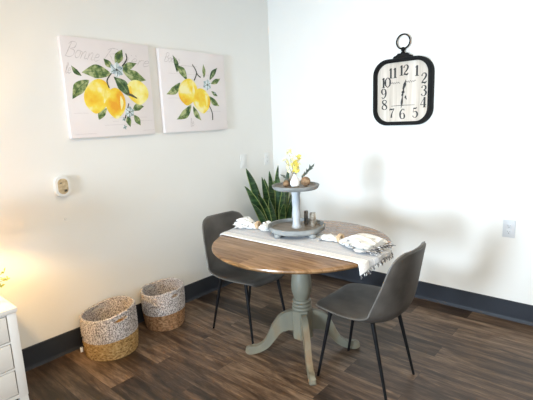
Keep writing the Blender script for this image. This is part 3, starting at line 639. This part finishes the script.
def build_canvas(A, y0, y1, z0, z1, label, texts, lines, seed):
    o = obj('canvas_print', box(nb(), (0.001, y0, z0), (CX, y1, z1), 0.0025), M['canvas']); tag(o, label, 'wall art', 'lemon canvases on the left wall')
    bm = nb(); mats = [M['lemon'], M['lemonpale'], M['pleaf'], M['pleafdark'], M['pblue'], M['pdark'], M['faintink']]
    lay = [0]
    def to3(y, z): return (CX+0.0002, y, z)
    def d(k): return (0.0004+0.00025*k, 0, 0)
    rnd = random.Random(seed)
    for (y, z, size, rot, txt, sx) in texts: text_mesh(bm, txt, size, y, z, rot, 6, CX+0.0006, sx=sx)
    for (ya, yb, z, w) in lines: stroke(bm, [(ya, z, w), ((ya+yb)/2, z+0.001, w), (yb, z, w)], to3, d(0), 6, 3)
    for st in A['stems']: stroke(bm, [(p[0], p[1], 0.004 if i else 0.003) for i, p in enumerate(st)], to3, d(6), 5)
    def leaf(p, q, w, k, m):
        p, q = Vector(p), Vector(q); e = (q-p); L = e.length; e /= L; n = Vector((-e.y, e.x)); bend = rnd.uniform(-0.12, 0.12)*L
        S = [(p+e*L*t+n*bend*math.sin(PI*t), w*(math.sin(PI*min(1, t**0.85)))**0.8*(0.35 + 0.65*min(1, t*2.2))) for t in [i/12 for i in range(13)]]
        pts = [(c+n*hw) for c, hw in S[:-1]]+[S[-1][0]]+[(c-n*hw) for c, hw in reversed(S[1:-1])]
        prism(bm, [(v.x, v.y) for v in pts], to3, d(k), m)
        stroke(bm, [(c.x, c.y, 0.0016) for c, _ in S[1:-1:2]], to3, d(k+1), 2 if m == 3 else 3, 3)
    for i, (p, q, w) in enumerate(A['leaves']): leaf(p, q, w*1.08, 1+(i % 3), 3 if i == 0 or i == 7 else 2)
    for i, (l, r, t, b_) in enumerate(A['lemons']):
        cx, cz = (l[0]+r[0])/2, (t[1]+b_[1])/2; rx, rz = (r[0]-l[0])/2, (t[1]-b_[1])/2; tilt = (b_[0]-t[0])
        pts = []
        for k in range(48):
            a = 2*PI*k/48; sq = 1+0.05*math.cos(2*a); nip = 1+0.10*max(0, -math.sin(a))**14
            pts.append((cx+rx*sq*math.cos(a)-tilt*0.5*math.sin(a), cz+rz*nip*0.97*math.sin(a)))
        prism(bm, pts, to3, d(4+i), 1 if i == 2 else 0)
        # darker and lighter brush strokes on the fruit
        for k, (fa, m2) in enumerate(((0.55, 1), (-0.6, 0))):
            stroke(bm, [(cx+rx*fa-tilt*0.2, cz+rz*0.45, 0.003), (cx+rx*fa*1.15, cz, 0.012), (cx+rx*fa+tilt*0.2, cz-rz*0.45, 0.003)], to3, d(5.3+i), m2)
    # leaves that fall in front of the fruit
    if len(A['lemons']) == 3: leaf(A['leaves'][7][0], A['leaves'][7][1], A['leaves'][7][2]*0.9, 8, 3); stroke(bm, [(-1.523, 1.626, 0.003), (-1.486, 1.613, 0.008), (-1.447, 1.594, 0.002)], to3, d(9), 5)
    for (c, r) in A['flowers']:
        n = 6 if r > 0.02 else 4
        for k in range(n):
            a = 2*PI*k/n+0.4; e = (c[0]+1.15*r*math.cos(a), c[1]+1.15*r*math.sin(a)); leaf(tuple(c), e, r*0.46, 7+(k % 2), 4)
        stroke(bm, [(c[0]-r*0.16, c[1], r*0.05), (c[0], c[1], r*0.2), (c[0]+r*0.16, c[1], r*0.05)], to3, d(10), 5, 3)
    p_ = obj('printed_artwork', bm, mats, o, smooth=False)
    return o
build_canvas(ART[0], -1.924, -1.324, 1.350, 1.950, 'left canvas print of three lemons with green leaves and blue-white blossom', 
             [(-1.905, 1.835, 0.050, -0.10, 'Bonne', 1.15), (-1.665, 1.830, 0.044, -0.08, 'Rivi\u00e8re', 1.9), (-1.915, 1.735, 0.035, 0, 'le', 1)],
             [(-1.66, -1.38, 1.468, 0.0009), (-1.64, -1.60, 1.445, 0.0009), (-1.46, -1.34, 1.445, 0.0008), (-1.70, -1.45, 1.422, 0.0008), (-1.90, -1.76, 1.372, 0.0009), (-1.42, -1.33, 1.378, 0.001), (-1.89, -1.80, 1.50, 0.0008)], 1)
build_canvas(ART[1], -1.238, -0.614, 1.352, 1.944, 'right canvas print of two lemons hanging from a leafy branch', 
             [(-1.20, 1.855, 0.034, -0.06, 'Bonne', 1.1), (-1.00, 1.385, 0.035, 0.25, 'le', 1)],
             [(-1.08, -0.90, 1.835, 0.0016), (-1.17, -0.78, 1.775, 0.0008), (-1.19, -1.08, 1.60, 0.0008), (-0.86, -0.68, 1.50, 0.0008)], 2)

# ------------------------------------------------------------------ wall clock on the back wall
def build_clock():
    cx, cz, hw, hh, r = 1.292, 1.575, 0.222, 0.240, 0.115
    t = thing('wall_clock', 'black rounded-square wall clock with cream plank face and hanging ring', 'clock', (cx, 0, cz))
    bm = nb(); O = rrect(hw, hh, r, 12); I = rrect(hw-0.026, hh-0.026, r-0.022, 12); n = len(O)
    prof = []
    for (pts, y) in ((O, -0.001), (O, -0.054), (rrect(hw-0.004, hh-0.004, r-0.003, 12), -0.060), (rrect(hw-0.020, hh-0.020, r-0.017, 12), -0.060), (I, -0.054), (I, -0.026)):
        prof.append([bm.verts.new((x, y, z)) for x, z in pts])
    for a, b_ in zip(prof, prof[1:]):
        for i in range(n): bm.faces.new((a[i], a[(i+1) % n], b_[(i+1) % n], b_[i]))
    bm.faces.new(prof[0])
    # saddle and stem on top carry the ring
    prism(bm, [(-0.075, hh-0.006), (0.075, hh-0.006), (0.066, hh+0.014), (0.040, hh+0.019), (0.036, hh+0.032), (-0.036, hh+0.032), (-0.040, hh+0.019), (-0.066, hh+0.014)], lambda x, z: (x, -0.044, z), (0, 0.034, 0), bev=0.003)
    lathe(bm, [(0.016, hh+0.030), (0.014, hh+0.040), (0.009, hh+0.046), (0.015, hh+0.056), (0.015, hh+0.064), (0.008, hh+0.074)], 20, (0, -0.027), cap0=True, cap1=True)
    o = obj('clock_case', bm, M['clockframe'], t)
    rg = nb(); R_ = 0.050; zc = hh+0.064+R_*0.98
    tube(rg, [(R_*math.cos(2*PI*i/40), -0.027, zc+R_*math.sin(2*PI*i/40)) for i in range(40)], 0.0052, 10, closed=True); obj('hanging_ring', rg, M['clockframe'], t)
    fc = nb(); prism(fc, rrect(hw-0.027, hh-0.027, r-0.023, 12), lambda x, z: (x, -0.024, z), (0, -0.006, 0)); obj('clock_face', fc, M['clockface'], t, smooth=False)
    # numerals: (x, y, halfwidth) strokes on a 0.6 x 1 grid
    K, k_ = 0.098, 0.026
    G = {'0': [[(.3, 1, k_), (.08, .78, .07), (.04, .5, .095), (.08, .22, .07), (.3, 0, k_)], [(.3, 1, k_), (.52, .78, .07), (.56, .5, .095), (.52, .22, .07), (.3, 0, k_)]],
         '1': [[(.3, 1, K), (.3, .5, K), (.3, 0, K)], [(.10, 0.02, k_), (.5, 0.02, k_)], [(.12, .82, k_), (.22, .90, .03), (.3, .97, .03)]],
         '2': [[(.10, .74, .085), (.09, .84, .05), (.22, .98, .03), (.42, .96, .06), (.50, .76, .09), (.38, .5, .07), (.16, .24, .04), (.06, .08, .03)], [(.05, .08, .05), (.22, .11, .075), (.40, .06, .08), (.55, .22, .03)]],
         '3': [[(.10, .78, .08), (.14, .93, .03), (.30, 1, .025), (.47, .88, .08), (.46, .66, .07), (.26, .54, .025)], [(.26, .54, .025), (.48, .44, .07), (.52, .24, .095), (.40, .04, .05), (.24, 0, .025), (.12, .06, .035), (.09, .2, .08)]],
         '4': [[(.42, 1, K), (.42, .5, K), (.42, 0, K)], [(.40, 1, .03), (.2, .6, .025), (.02, .28, .025)], [(.0, .27, .03), (.3, .27, .03), (.6, .27, .03)], [(.26, .02, k_), (.58, .02, k_)]],
         '5': [[(.14, .96, .03), (.12, .75, .025), (.10, .52, .025)], [(.13, .94, .05), (.3, .90, .07), (.5, .98, .03)], [(.10, .52, .025), (.28, .62, .03), (.48, .50, .08), (.53, .28, .095), (.42, .06, .05), (.24, 0, .025), (.10, .10, .04), (.09, .2, .07)]],
         '6': [[(.50, .84, .06), (.42, .98, .03), (.26, .94, .045), (.10, .70, .08), (.06, .42, .095), (.12, .12, .07), (.3, 0, .025), (.48, .10, .07), (.52, .30, .09), (.44, .52, .05), (.30, .58, .022), (.14, .45, .03)]],
         '7': [[(.06, .76, .03), (.10, .92, .06), (.30, .88, .075), (.54, .97, .03)], [(.54, .97, .03), (.36, .6, .045), (.26, .3, .08), (.25, .03, .095)]],
         '8': [[(.3, 1, .025), (.10, .88, .06), (.12, .68, .07), (.36, .50, .085), (.53, .30, .075), (.50, .10, .05), (.3, 0, .025)], [(.3, 1, .025), (.48, .90, .05), (.48, .72, .045), (.28, .54, .03), (.08, .36, .05), (.06, .14, .065), (.3, 0, .025)]],
         '9': [[(.10, .16, .06), (.18, .02, .03), (.34, .06, .045), (.50, .30, .08), (.54, .58, .095), (.48, .88, .07), (.3, 1, .025), (.12, .90, .07), (.08, .70, .09), (.16, .48, .05), (.30, .42, .022), (.46, .55, .03)]]}
    nm = nb(); S = 0.072
    pos = {'12': (.010, .152), '1': (.108, .140), '2': (.160, .083), '3': (.160, -.002), '4': (.158, -.083), '5': (.100, -.152), '6': (.004, -.158), '7': (-.078, -.150), '8': (-.138, -.086), '9': (-.145, -.004), '10': (-.130, .076), '11': (-.073, .140)}
    for s_, (px, pz) in pos.items():
        nm = nb()
        gw = 0.46*S if len(s_) == 2 else 0.60*S; tot = gw*len(s_)
        for k, ch in enumerate(s_):
            ox = px-tot/2+gw*k-(0.07*S if len(s_) == 2 else 0)
            for st in G[ch]:
                if len(st) == 2: st = [st[0], tuple((a+b_)/2 for a, b_ in zip(*st)), st[1]]
                stroke(nm, [(x*S, y*S, w*S) for x, y, w in st], lambda x, z: (ox+x, -0.0302, pz-S/2+z), (0, -0.0006, 0), 0)
        obj('numeral', nm, M['ink'], t, smooth=False)
    # small script and rules above and below the hands
    tx = nb()
    stroke(tx, [(-.085, -.098, .0016), (0, -.096, .0020), (.095, -.097, .0014)], lambda x, z: (x, -0.0302, z), (0, -0.0005, 0))
    obj('face_rule', tx, M['ink'], t, smooth=False); tx = nb()
    pts = [(-.092+.0046*i, .068+.006*math.sin(i*1.9)+.0015*math.sin(i*0.7), .0013) for i in range(17)]
    stroke(tx, pts, lambda x, z: (x, -0.0302, z), (0, -0.0005, 0), n=4)
    obj('face_script', tx, M['ink'], t, smooth=False); tx = nb()
    pts = [(.026+.0046*i, .070+.006*math.sin(i*1.7+1)+.0015*math.sin(i), .0013) for i in range(17)]
    stroke(tx, pts, lambda x, z: (x, -0.0302, z), (0, -0.0005, 0), n=4)
    obj('face_script', tx, M['ink'], t, smooth=False); tx = nb()
    stroke(tx, [(.020, -.045, .002), (.026, -.030, .004), (.030, -.048, .004), (.036, -.055, .002)], lambda x, z: (x, -0.0302, z), (0, -0.0005, 0))
    obj('face_flourish', tx, M['ink'], t, smooth=False)
    def hand(name, ang, L, back, w, yy):
        hb = nb(); e = (math.sin(ang), math.cos(ang))
        pr = [(-back, w*0.5), (-back*0.6, w*0.9), (-back*0.3, w*0.35), (0, w*0.9), (L*0.25, w*0.35), (L*0.45, w*0.9), (L*0.62, w*1.25), (L*0.8, w*0.5), (L, w*0.08)]
        S_ = [(e[0]*a, e[1]*a, h) for a, h in pr]; stroke(hb, S_, lambda x, z: (x+0.008, yy, z-0.002), (0, -0.0015, 0)); 
        obj(name, hb, M['ink'], t, smooth=False)
    hand('hour_hand', math.radians(13), 0.090, 0.03, 0.0085, -0.034)
    hand('minute_hand', math.radians(186), 0.118, 0.045, 0.006, -0.037)
    ct = nb(); bmesh.ops.create_cone(ct, cap_ends=True, segments=20, radius1=0.010, radius2=0.008, depth=0.012, matrix=Matrix.Translation((0.008, -0.036, -0.002)) @ Matrix.Rotation(PI/2, 4, 'X')); obj('hand_hub', ct, M['ink'], t)
build_clock()

# ------------------------------------------------------------------ baskets
def build_basket(name_label, cx, cy, r0, r1, h, tan, seed, lean, phase, tagged):
    t = thing('woven_basket', name_label, 'basket', (cx, cy, 0), group='woven baskets along the left wall')
    n, m = 144, 60; split = 0.46
    def P(i, z, off):
        a = 2*PI*i/n; u = z/h; r = r0+(r1-r0)*u+0.008*math.sin(PI*u)+off
        r *= 1+0.018*math.sin(2*a+seed)+0.012*math.sin(3*a+seed*2)*u
        rows = 26; bumps = 0.0022*math.sin(i*PI/n*72+PI*int(u*rows))*abs(math.sin(u*rows*PI))+0.0010*abs(math.sin(u*rows*PI))
        r += bumps if off >= 0 else -bumps*0.4
        zz = z+u*(lean*math.cos(a-1.0))+0.004*u*math.sin(3*a+seed)
        return Vector((r*math.cos(a), r*math.sin(a), max(0.0, zz)))
    def hole(i, j):
        a = (360*(i+0.5)/n-math.degrees(HA)) % 180; a = min(a, 180-a)
        z = (j+0.5)/m*h; e = (a/15.0)**2+((z-(h-0.030))/0.012)**2
        return e < 1
    HA = phase
    for (ja, jb, nm_, mt) in ((0, int(m*split), 'lower_band', tan), (int(m*split), m, 'upper_band', M['wgrey'])):
        bm = nb(); O = {}; I = {}
        for j in range(ja, jb+1):
            for i in range(n):
                O[i, j] = bm.verts.new(P(i, h*j/m, 0.0)); I[i, j] = bm.verts.new(P(i, h*j/m, -0.010)+Vector((0, 0, 0.004 if j == 0 else 0)))
        for j in range(ja, jb):
            for i in range(n):
                k = (i+1) % n
                if hole(i, j): continue
                bm.faces.new((O[i, j], O[k, j], O[k, j+1], O[i, j+1])); bm.faces.new((I[i, j], I[i, j+1], I[k, j+1], I[k, j]))
                for (ii, jj, e) in ((i-1, j, ((i, j), (i, j+1))), (i+1, j, ((k, j), (k, j+1))), (i, j-1, ((i, j), (k, j))), (i, j+1, ((i, j+1), (k, j+1)))):
                    if ja <= jj < jb and hole(ii % n, jj): bm.faces.new((O[e[0]], O[e[1]], I[e[1]], I[e[0]]))
        for i in range(n):
            k = (i+1) % n
            for j in (ja, jb): bm.faces.new((O[i, j], O[k, j], I[k, j], I[i, j]))
        if ja == 0: bm.faces.new([O[i, 0] for i in range(n)]); bm.faces.new([I[i, 0] for i in range(n)])
        if jb == m: tube(bm, [P(i, h, -0.005)+Vector((0, 0, 0.002+0.0012*math.sin(i*1.3))) for i in range(n)], 0.0075, 8, closed=True)
        ob = obj(nm_, bm, mt, t)
        ob['label'] = {'lower_band': 'plain brown jute lower band', 'upper_band': 'speckled grey and white upper band with rim and handle slits'}[nm_]
    if tagged:
        tg = nb(); y0 = -(r0+0.024); tube(tg, [(-0.03, y0+0.012, 0.145), (-0.032, y0, 0.10), (-0.032, y0-0.002, 0.075)], 0.003, 6)
        tc = obj('tag_cord', tg, M['black'], t)
        tb = nb(); box(tb, (-0.036, y0-0.008, 0.045), (-0.030, y0+0.006, 0.078), 0.001); obj('tag', tb, M['plate'], t)
    return t
build_basket('larger woven basket, grey above golden jute, nearest the white dresser', 0.186, -1.895, 0.158, 0.167, 0.268, M['wtan'], 1.0, 0.024, math.radians(-2), True)
build_basket('smaller woven basket, grey above brown jute, nearer the dining table', 0.166, -1.470, 0.135, 0.152, 0.268, M['wtan2'], 2.3, 0.012, math.radians(0), False)

# ------------------------------------------------------------------ snake plant in the corner
def build_snake():
    bx, by, pz = 0.185, -0.205, 0.27
    t = thing('snake_plant', 'tall snake plant with yellow-edged dark leaves in the corner behind the table', 'potted plant', (bx, by, 0))
    obj('pot', lathe(nb(), [(0.085, 0), (0.092, 0.004), (0.118, 0.25), (0.122, 0.27), (0.112, 0.27), (0.108, 0.245)], 40, cap0=True, cap1=False), M['pot'], t)
    sb = nb(); lathe(sb, [(0.1095, 0.240), (0.1095, 0.248)], 40, cap0=True, cap1=True); obj('soil', sb, M['soil'], t)
    L = [((0.15, -0.535, 1.02), 0.040, (-.02, -.07)), ((0.25, -0.665, 0.89), 0.038, (.01, -.09)), ((0.24, -0.50, 0.80), 0.030, (.04, -.06)), ((0.20, -0.175, 1.01), 0.030, (.0, .0)), ((0.12, -0.275, 0.90), 0.030, (-.05, .0)),
         ((0.25, -0.085, 0.97), 0.032, (.03, .03)), ((0.33, -0.26, 0.84), 0.030, (.05, -.01)), ((0.20, -0.40, 0.93), 0.028, (.0, -.05)), ((0.30, -0.07, 0.80), 0.028, (.06, .03)), ((0.29, -0.42, 0.76), 0.028, (.05, -.04)),
         ((0.10, -0.12, 0.86), 0.028, (-.05, .05)), ((0.35, -0.16, 0.72), 0.026, (.07, .02)), ((0.16, -0.33, 0.72), 0.028, (-.01, -.03)), ((0.24, -0.22, 0.92), 0.030, (.02, .0)), ((0.07, -0.24, 0.74), 0.026, (-.06, -.02)),
         ((0.27, -0.13, 0.90), 0.030, (.04, .01)), ((0.17, -0.26, 0.97), 0.028, (-.02, -.01)), ((0.36, -0.30, 0.70), 0.028, (.06, -.03)), ((0.26, -0.60, 0.74), 0.028, (.03, -.08))]
    for k, (tip, w, b0) in enumerate(L):
        p0 = Vector((b0[0], b0[1], 0.246)); p2 = Vector((tip[0]-bx, tip[1]-by, tip[2])); out = Vector((p2.x-p0.x, p2.y-p0.y, 0))
        p1 = p0+Vector((out.x*0.30, out.y*0.30, (p2.z-p0.z)*0.58))
        bm = nb(); rows = []; n = 22
        side0 = Vector((0.75, 0.65, 0)).normalized() if k % 3 else Vector((0.5, 0.86, 0))
        for i in range(n+1):
            u = i/n; c = p0*(1-u)**2+p1*2*u*(1-u)+p2*u*u; d = ((p1-p0)*(1-u)+(p2-p1)*u).normalized()
            s = (side0-d*side0.dot(d)).normalized(); tw = 0.35*math.sin(k*2.1+u*2.2); nn = d.cross(s); s = s*math.cos(tw)+nn*math.sin(tw); nn = d.cross(s)
            ww = w*(0.45+0.55*min(1, u*2.6))*(1 if u < .62 else math.cos((u-.62)/.38*PI/2)**0.75)+0.0006
            row = []
            for q in (-1, -0.86, -0.4, 0, 0.4, 0.86, 1):
                row.append((c+s*q*ww+nn*(abs(q)**1.5)*ww*0.32+nn*0.004*math.sin(u*14+k)*abs(q)))
            rows.append((row, nn))
        th = 0.0016
        A = [[bm.verts.new(p+nn*th) for p in r] for r, nn in rows]; B = [[bm.verts.new(p-nn*th) for p in r] for r, nn in rows]
        for i in range(n):
            for j in range(6):
                mi = 1 if j in (0, 5) else 0
                bm.faces.new((A[i][j], A[i][j+1], A[i+1][j+1], A[i+1][j])).material_index = mi
                bm.faces.new((B[i][j], B[i+1][j], B[i+1][j+1], B[i][j+1])).material_index = mi
            for j in (0, 6): bm.faces.new((A[i][j], A[i+1][j], B[i+1][j], B[i][j])).material_index = 1
        obj('leaf', bm, [M['snake'], M['snakeedge']], t)
build_snake()

# ------------------------------------------------------------------ wall plates and plug-in
def plate(name, o3, ax, w, h, label, cat, m, kind):
    """ax 'x': on the left wall facing +x; 'y': on the back wall facing -y"""
    t = thing(name, label, cat, o3)
    def B(a0, a1, z0, z1, d0, d1, bev=0):
        return bxo((d0, a0, z0), (d1, a1, z1), bev) if ax == 'x' else bxo((a0, -d1, z0), (a1, -d0, z1), bev)
    obj('cover_plate', B(-w/2, w/2, -h/2, h/2, 0.0005, 0.006, 0.002), m, t)
    if kind == 'rocker':
        obj('rocker_switch', B(-0.017, 0.017, -0.033, 0.033, 0.0055, 0.0095, 0.0015), M['plate'], t)
    else:
        for dz in (0.020, -0.020):
            f = obj('socket', B(-0.0165, 0.0165, dz-0.014, dz+0.014, 0.0055, 0.0078, 0.001), m, t)
            s = nb()
            for (a, z, ww, hh) in ((-0.0065, dz+0.003, 0.0018, 0.0075), (0.0065, dz+0.003, 0.0018, 0.006), (0, dz-0.0085, 0.0045, 0.0045)):
                if ax == 'x': box(s, (0.0075, a-ww/2, z-hh/2), (0.0081, a+ww/2, z+hh/2))
                else: box(s, (a-ww/2, -0.0081, z-hh/2), (a+ww/2, -0.0075, z+hh/2))
            obj('slots', s, M['slot'], f, smooth=False)
    return t
plate('light_switch', (0, -0.410, 1.063), 'x', 0.078, 0.122, 'white light switch plate on the left wall, right of the lemon canvases', 'light switch', M['plate'], 'rocker')
plate('wall_outlet', (0, -0.098, 1.059), 'x', 0.070, 0.115, 'pale outlet plate on the left wall above the snake plant, next to the corner', 'outlet', M['plate'], 'outlet')
plate('wall_outlet', (2.036, 0, 0.637), 'y', 0.074, 0.118, 'white double outlet plate low on the bright back wall', 'outlet', M['greyplate'], 'outlet')
t = thing('plug_in_diffuser', 'white oval plug-in device with tan face on the wall below the canvases', 'plug-in device', (0, -2.012, 1.068))
bm = nb(); prism(bm, rrect(0.043, 0.062, 0.040, 10), lambda y, z: (0.001, y, z), (0.034, 0, 0), bev=0.006); obj('housing', bm, M['plate'], t)
bm = nb(); prism(bm, rrect(0.030, 0.047, 0.028, 10), lambda y, z: (0.0345, y, z), (0.003, 0, 0)); obj('face', bm, M['tanface'], t, smooth=False)
bm = nb(); box(bm, (0.037, 0.004, -0.034), (0.040, 0.022, -0.020), 0.001); obj('button', bm, M['pdark'], t); bm = nb(); box(bm, (0.037, -0.018, 0.018), (0.039, -0.006, 0.024), 0.001); obj('button', bm, M['pdark'], t)
bm = nb(); lathe(bm, [(0.007, 0), (0.006, 0.006), (0.002, 0.010)], 16, cap0=True, cap1=True, fn=lambda x, y, z, a: (z+0.0005, x, y)); o = obj('wall_hook', bm, M['plate']); o.location = (0, -2.01, 0.860); tag(o, 'tiny white adhesive hook on the left wall under the plug-in device', 'wall hook')

# ------------------------------------------------------------------ dresser, its plant and lamp
def build_dresser():
    x0, x1, y0, y1, H_ = 0.03, 0.515, -3.30, -2.503, 0.60
    t = thing('dresser', 'white painted chest of drawers with splayed leg at the left edge', 'dresser', (0, 0, 0))
    obj('top_board', bxo((x0, y0-0.006, H_-0.022), (x1+0.008, y1+0.006, H_), 0.003), M['dresser'], t)
    obj('carcass', bxo((x0+0.004, y0+0.002, 0.155), (x1-0.016, y1-0.002, H_-0.022)), M['dresser'], t)
    fr = nb(); sw = 0.040
    for a, b_ in ((y0, y0+sw), (y1-sw, y1)): box(fr, (x1-0.018, a, 0.15), (x1, b_, H_-0.022), 0.001)
    dz = [(0.172, 0.292), (0.308, 0.428), (0.444, 0.566)]
    for z0, z1 in ((0.150, 0.168), (0.296, 0.304), (0.432, 0.440), (0.570, H_-0.022)): box(fr, (x1-0.018, y0+sw, z0), (x1, y1-sw, z1))
    obj('face_frame', fr, M['dresser'], t)
    obj('recess', bxo((x1-0.0175, y0+sw, 0.160), (x1-0.014, y1-sw, 0.572)), M['gap'], t)
    for z0, z1 in dz:
        d_ = obj('drawer', bxo((x1-0.014, y0+sw+0.004, z0), (x1+0.002, y1-sw-0.004, z1), 0.002), M['dresser'], t)
        b_ = nb(); lathe(b_, [(0.006, 0), (0.006, 0.012), (0.014, 0.018), (0.014, 0.026), (0.004, 0.029)], 20, cap0=True, cap1=True, fn=lambda x, y, z, a: (x1+0.002+z, x+(y0+y1)/2, y+(z0+z1)/2)); obj('knob', b_, M['black'], d_)
    for xx, dx in ((x0+0.02, 0), (x1-0.02, 0.008)):
        for yy, dy in ((y0+0.022, -0.012), (y1-0.022, 0.012)):
            lg = nb(); a = [lg.verts.new((xx+sx*0.018, yy+sy*0.020, 0.152)) for sx, sy in ((-1, -1), (1, -1), (1, 1), (-1, 1))]; b2 = [lg.verts.new((xx+dx+sx*0.012, yy+dy+sy*0.012, 0)) for sx, sy in ((-1, -1), (1, -1), (1, 1), (-1, 1))]
            for i in range(4): lg.faces.new((a[i], a[(i+1) % 4], b2[(i+1) % 4], b2[i]))
            lg.faces.new(a); lg.faces.new(b2[::-1]); obj('leg', lg, M['dresser'], t, smooth=False)
    return t
build_dresser()
b = nb(); lathe(b, [(0.022, 0), (0.028, 0.006), (0.026, 0.03), (0.018, 0.05), (0.020, 0.058), (0.016, 0.058), (0.014, 0.05)], 28, cap0=True, cap1=True)
o = obj('bottle_vase', b, M['ceramic']); o.location = (0.36, -2.570, 0.60); tag(o, 'small white vase of yellow-green leaves on the dresser corner', 'vase')
def leafy(p0, p1, n, seed, label):
    rnd = random.Random(seed); st = nb(); p0, p1 = Vector(p0), Vector(p1); S = cr([tuple(p0), tuple(p0.lerp(p1, .5)+Vector((0, 0, .012))), tuple(p1)], 6); tube(st, S, 0.0012, 5)
    o = obj('leafy_stem', st, M['stem']); tag(o, label, 'leafy stem', 'yellow-green stems in the dresser vase'); fb = nb()
    for k in range(n):
        p = Vector(S[int((len(S)-1)*(0.35+0.65*k/(n-1)))])+Vector((rnd.uniform(-.008, .008), rnd.uniform(-.008, .008), rnd.uniform(-.006, .006))); petal_blob(fb, p, 0.014+0.006*rnd.random(), 0, 3, seed*7+k)
    obj('leaves', fb, M['lightgreen'], o, smooth=False)
for k, (e, n) in enumerate((((0.40, -2.480, 0.710), 9), ((0.38, -2.505, 0.675), 8), ((0.40, -2.50, 0.745), 8))):
    leafy((0.36, -2.570, 0.645), e, n, k+1, ['yellow-green leafy stem reaching furthest right over the dresser edge', 'yellow-green leafy stem drooping lowest over the dresser top', 'yellow-green leafy stem rising above the dresser corner', 'yellow-green leafy stem standing nearest the wall in the dresser vase', 'yellow-green leafy stem leaning away to the left in the dresser vase', 'yellow-green leafy stem leaning out over the dresser front'][k])

# ---- table lamp on the dresser, its warm glow reaches the left wall
LX, LY = 0.27, -2.675
t = thing('table_lamp', 'lit table lamp with cream drum shade on the dresser, beyond the left edge', 'lamp', (LX, LY, 0.60))
obj('lamp_base', lathe(nb(), [(0.06, 0), (0.062, 0.01), (0.03, 0.02), (0.045, 0.07), (0.055, 0.12), (0.035, 0.19), (0.012, 0.22), (0.010, 0.27)], 32, cap0=True, cap1=True), M['ceramic'], t)
def shade_mat():
    m = bpy.data.materials.new('glowing_linen_shade'); m.use_nodes = True; nt = m.node_tree; nt.nodes.clear()
    out = N(nt, 'ShaderNodeOutputMaterial'); mx = N(nt, 'ShaderNodeMixShader'); mx.inputs[0].default_value = 0.30
    d = N(nt, 'ShaderNodeBsdfDiffuse'); d.inputs[0].default_value = (0.85, 0.76, 0.60, 1); tr = N(nt, 'ShaderNodeBsdfTranslucent'); tr.inputs[0].default_value = (0.9, 0.72, 0.48, 1)
    nt.links.new(d.outputs[0], mx.inputs[1]); nt.links.new(tr.outputs[0], mx.inputs[2]); nt.links.new(mx.outputs[0], out.inputs[0]); return m
sh = nb(); lathe(sh, [(0.150, 0.240), (0.120, 0.458), (0.1185, 0.458), (0.1485, 0.240), (0.150, 0.240)], 48); obj('lamp_shade', sh, shade_mat(), t)
bb = nb(); bmesh.ops.create_icosphere(bb, subdivisions=3, radius=0.028, matrix=Matrix.Translation((0, 0, 0.308))); obj('bulb', bb, M['bulb'], t)
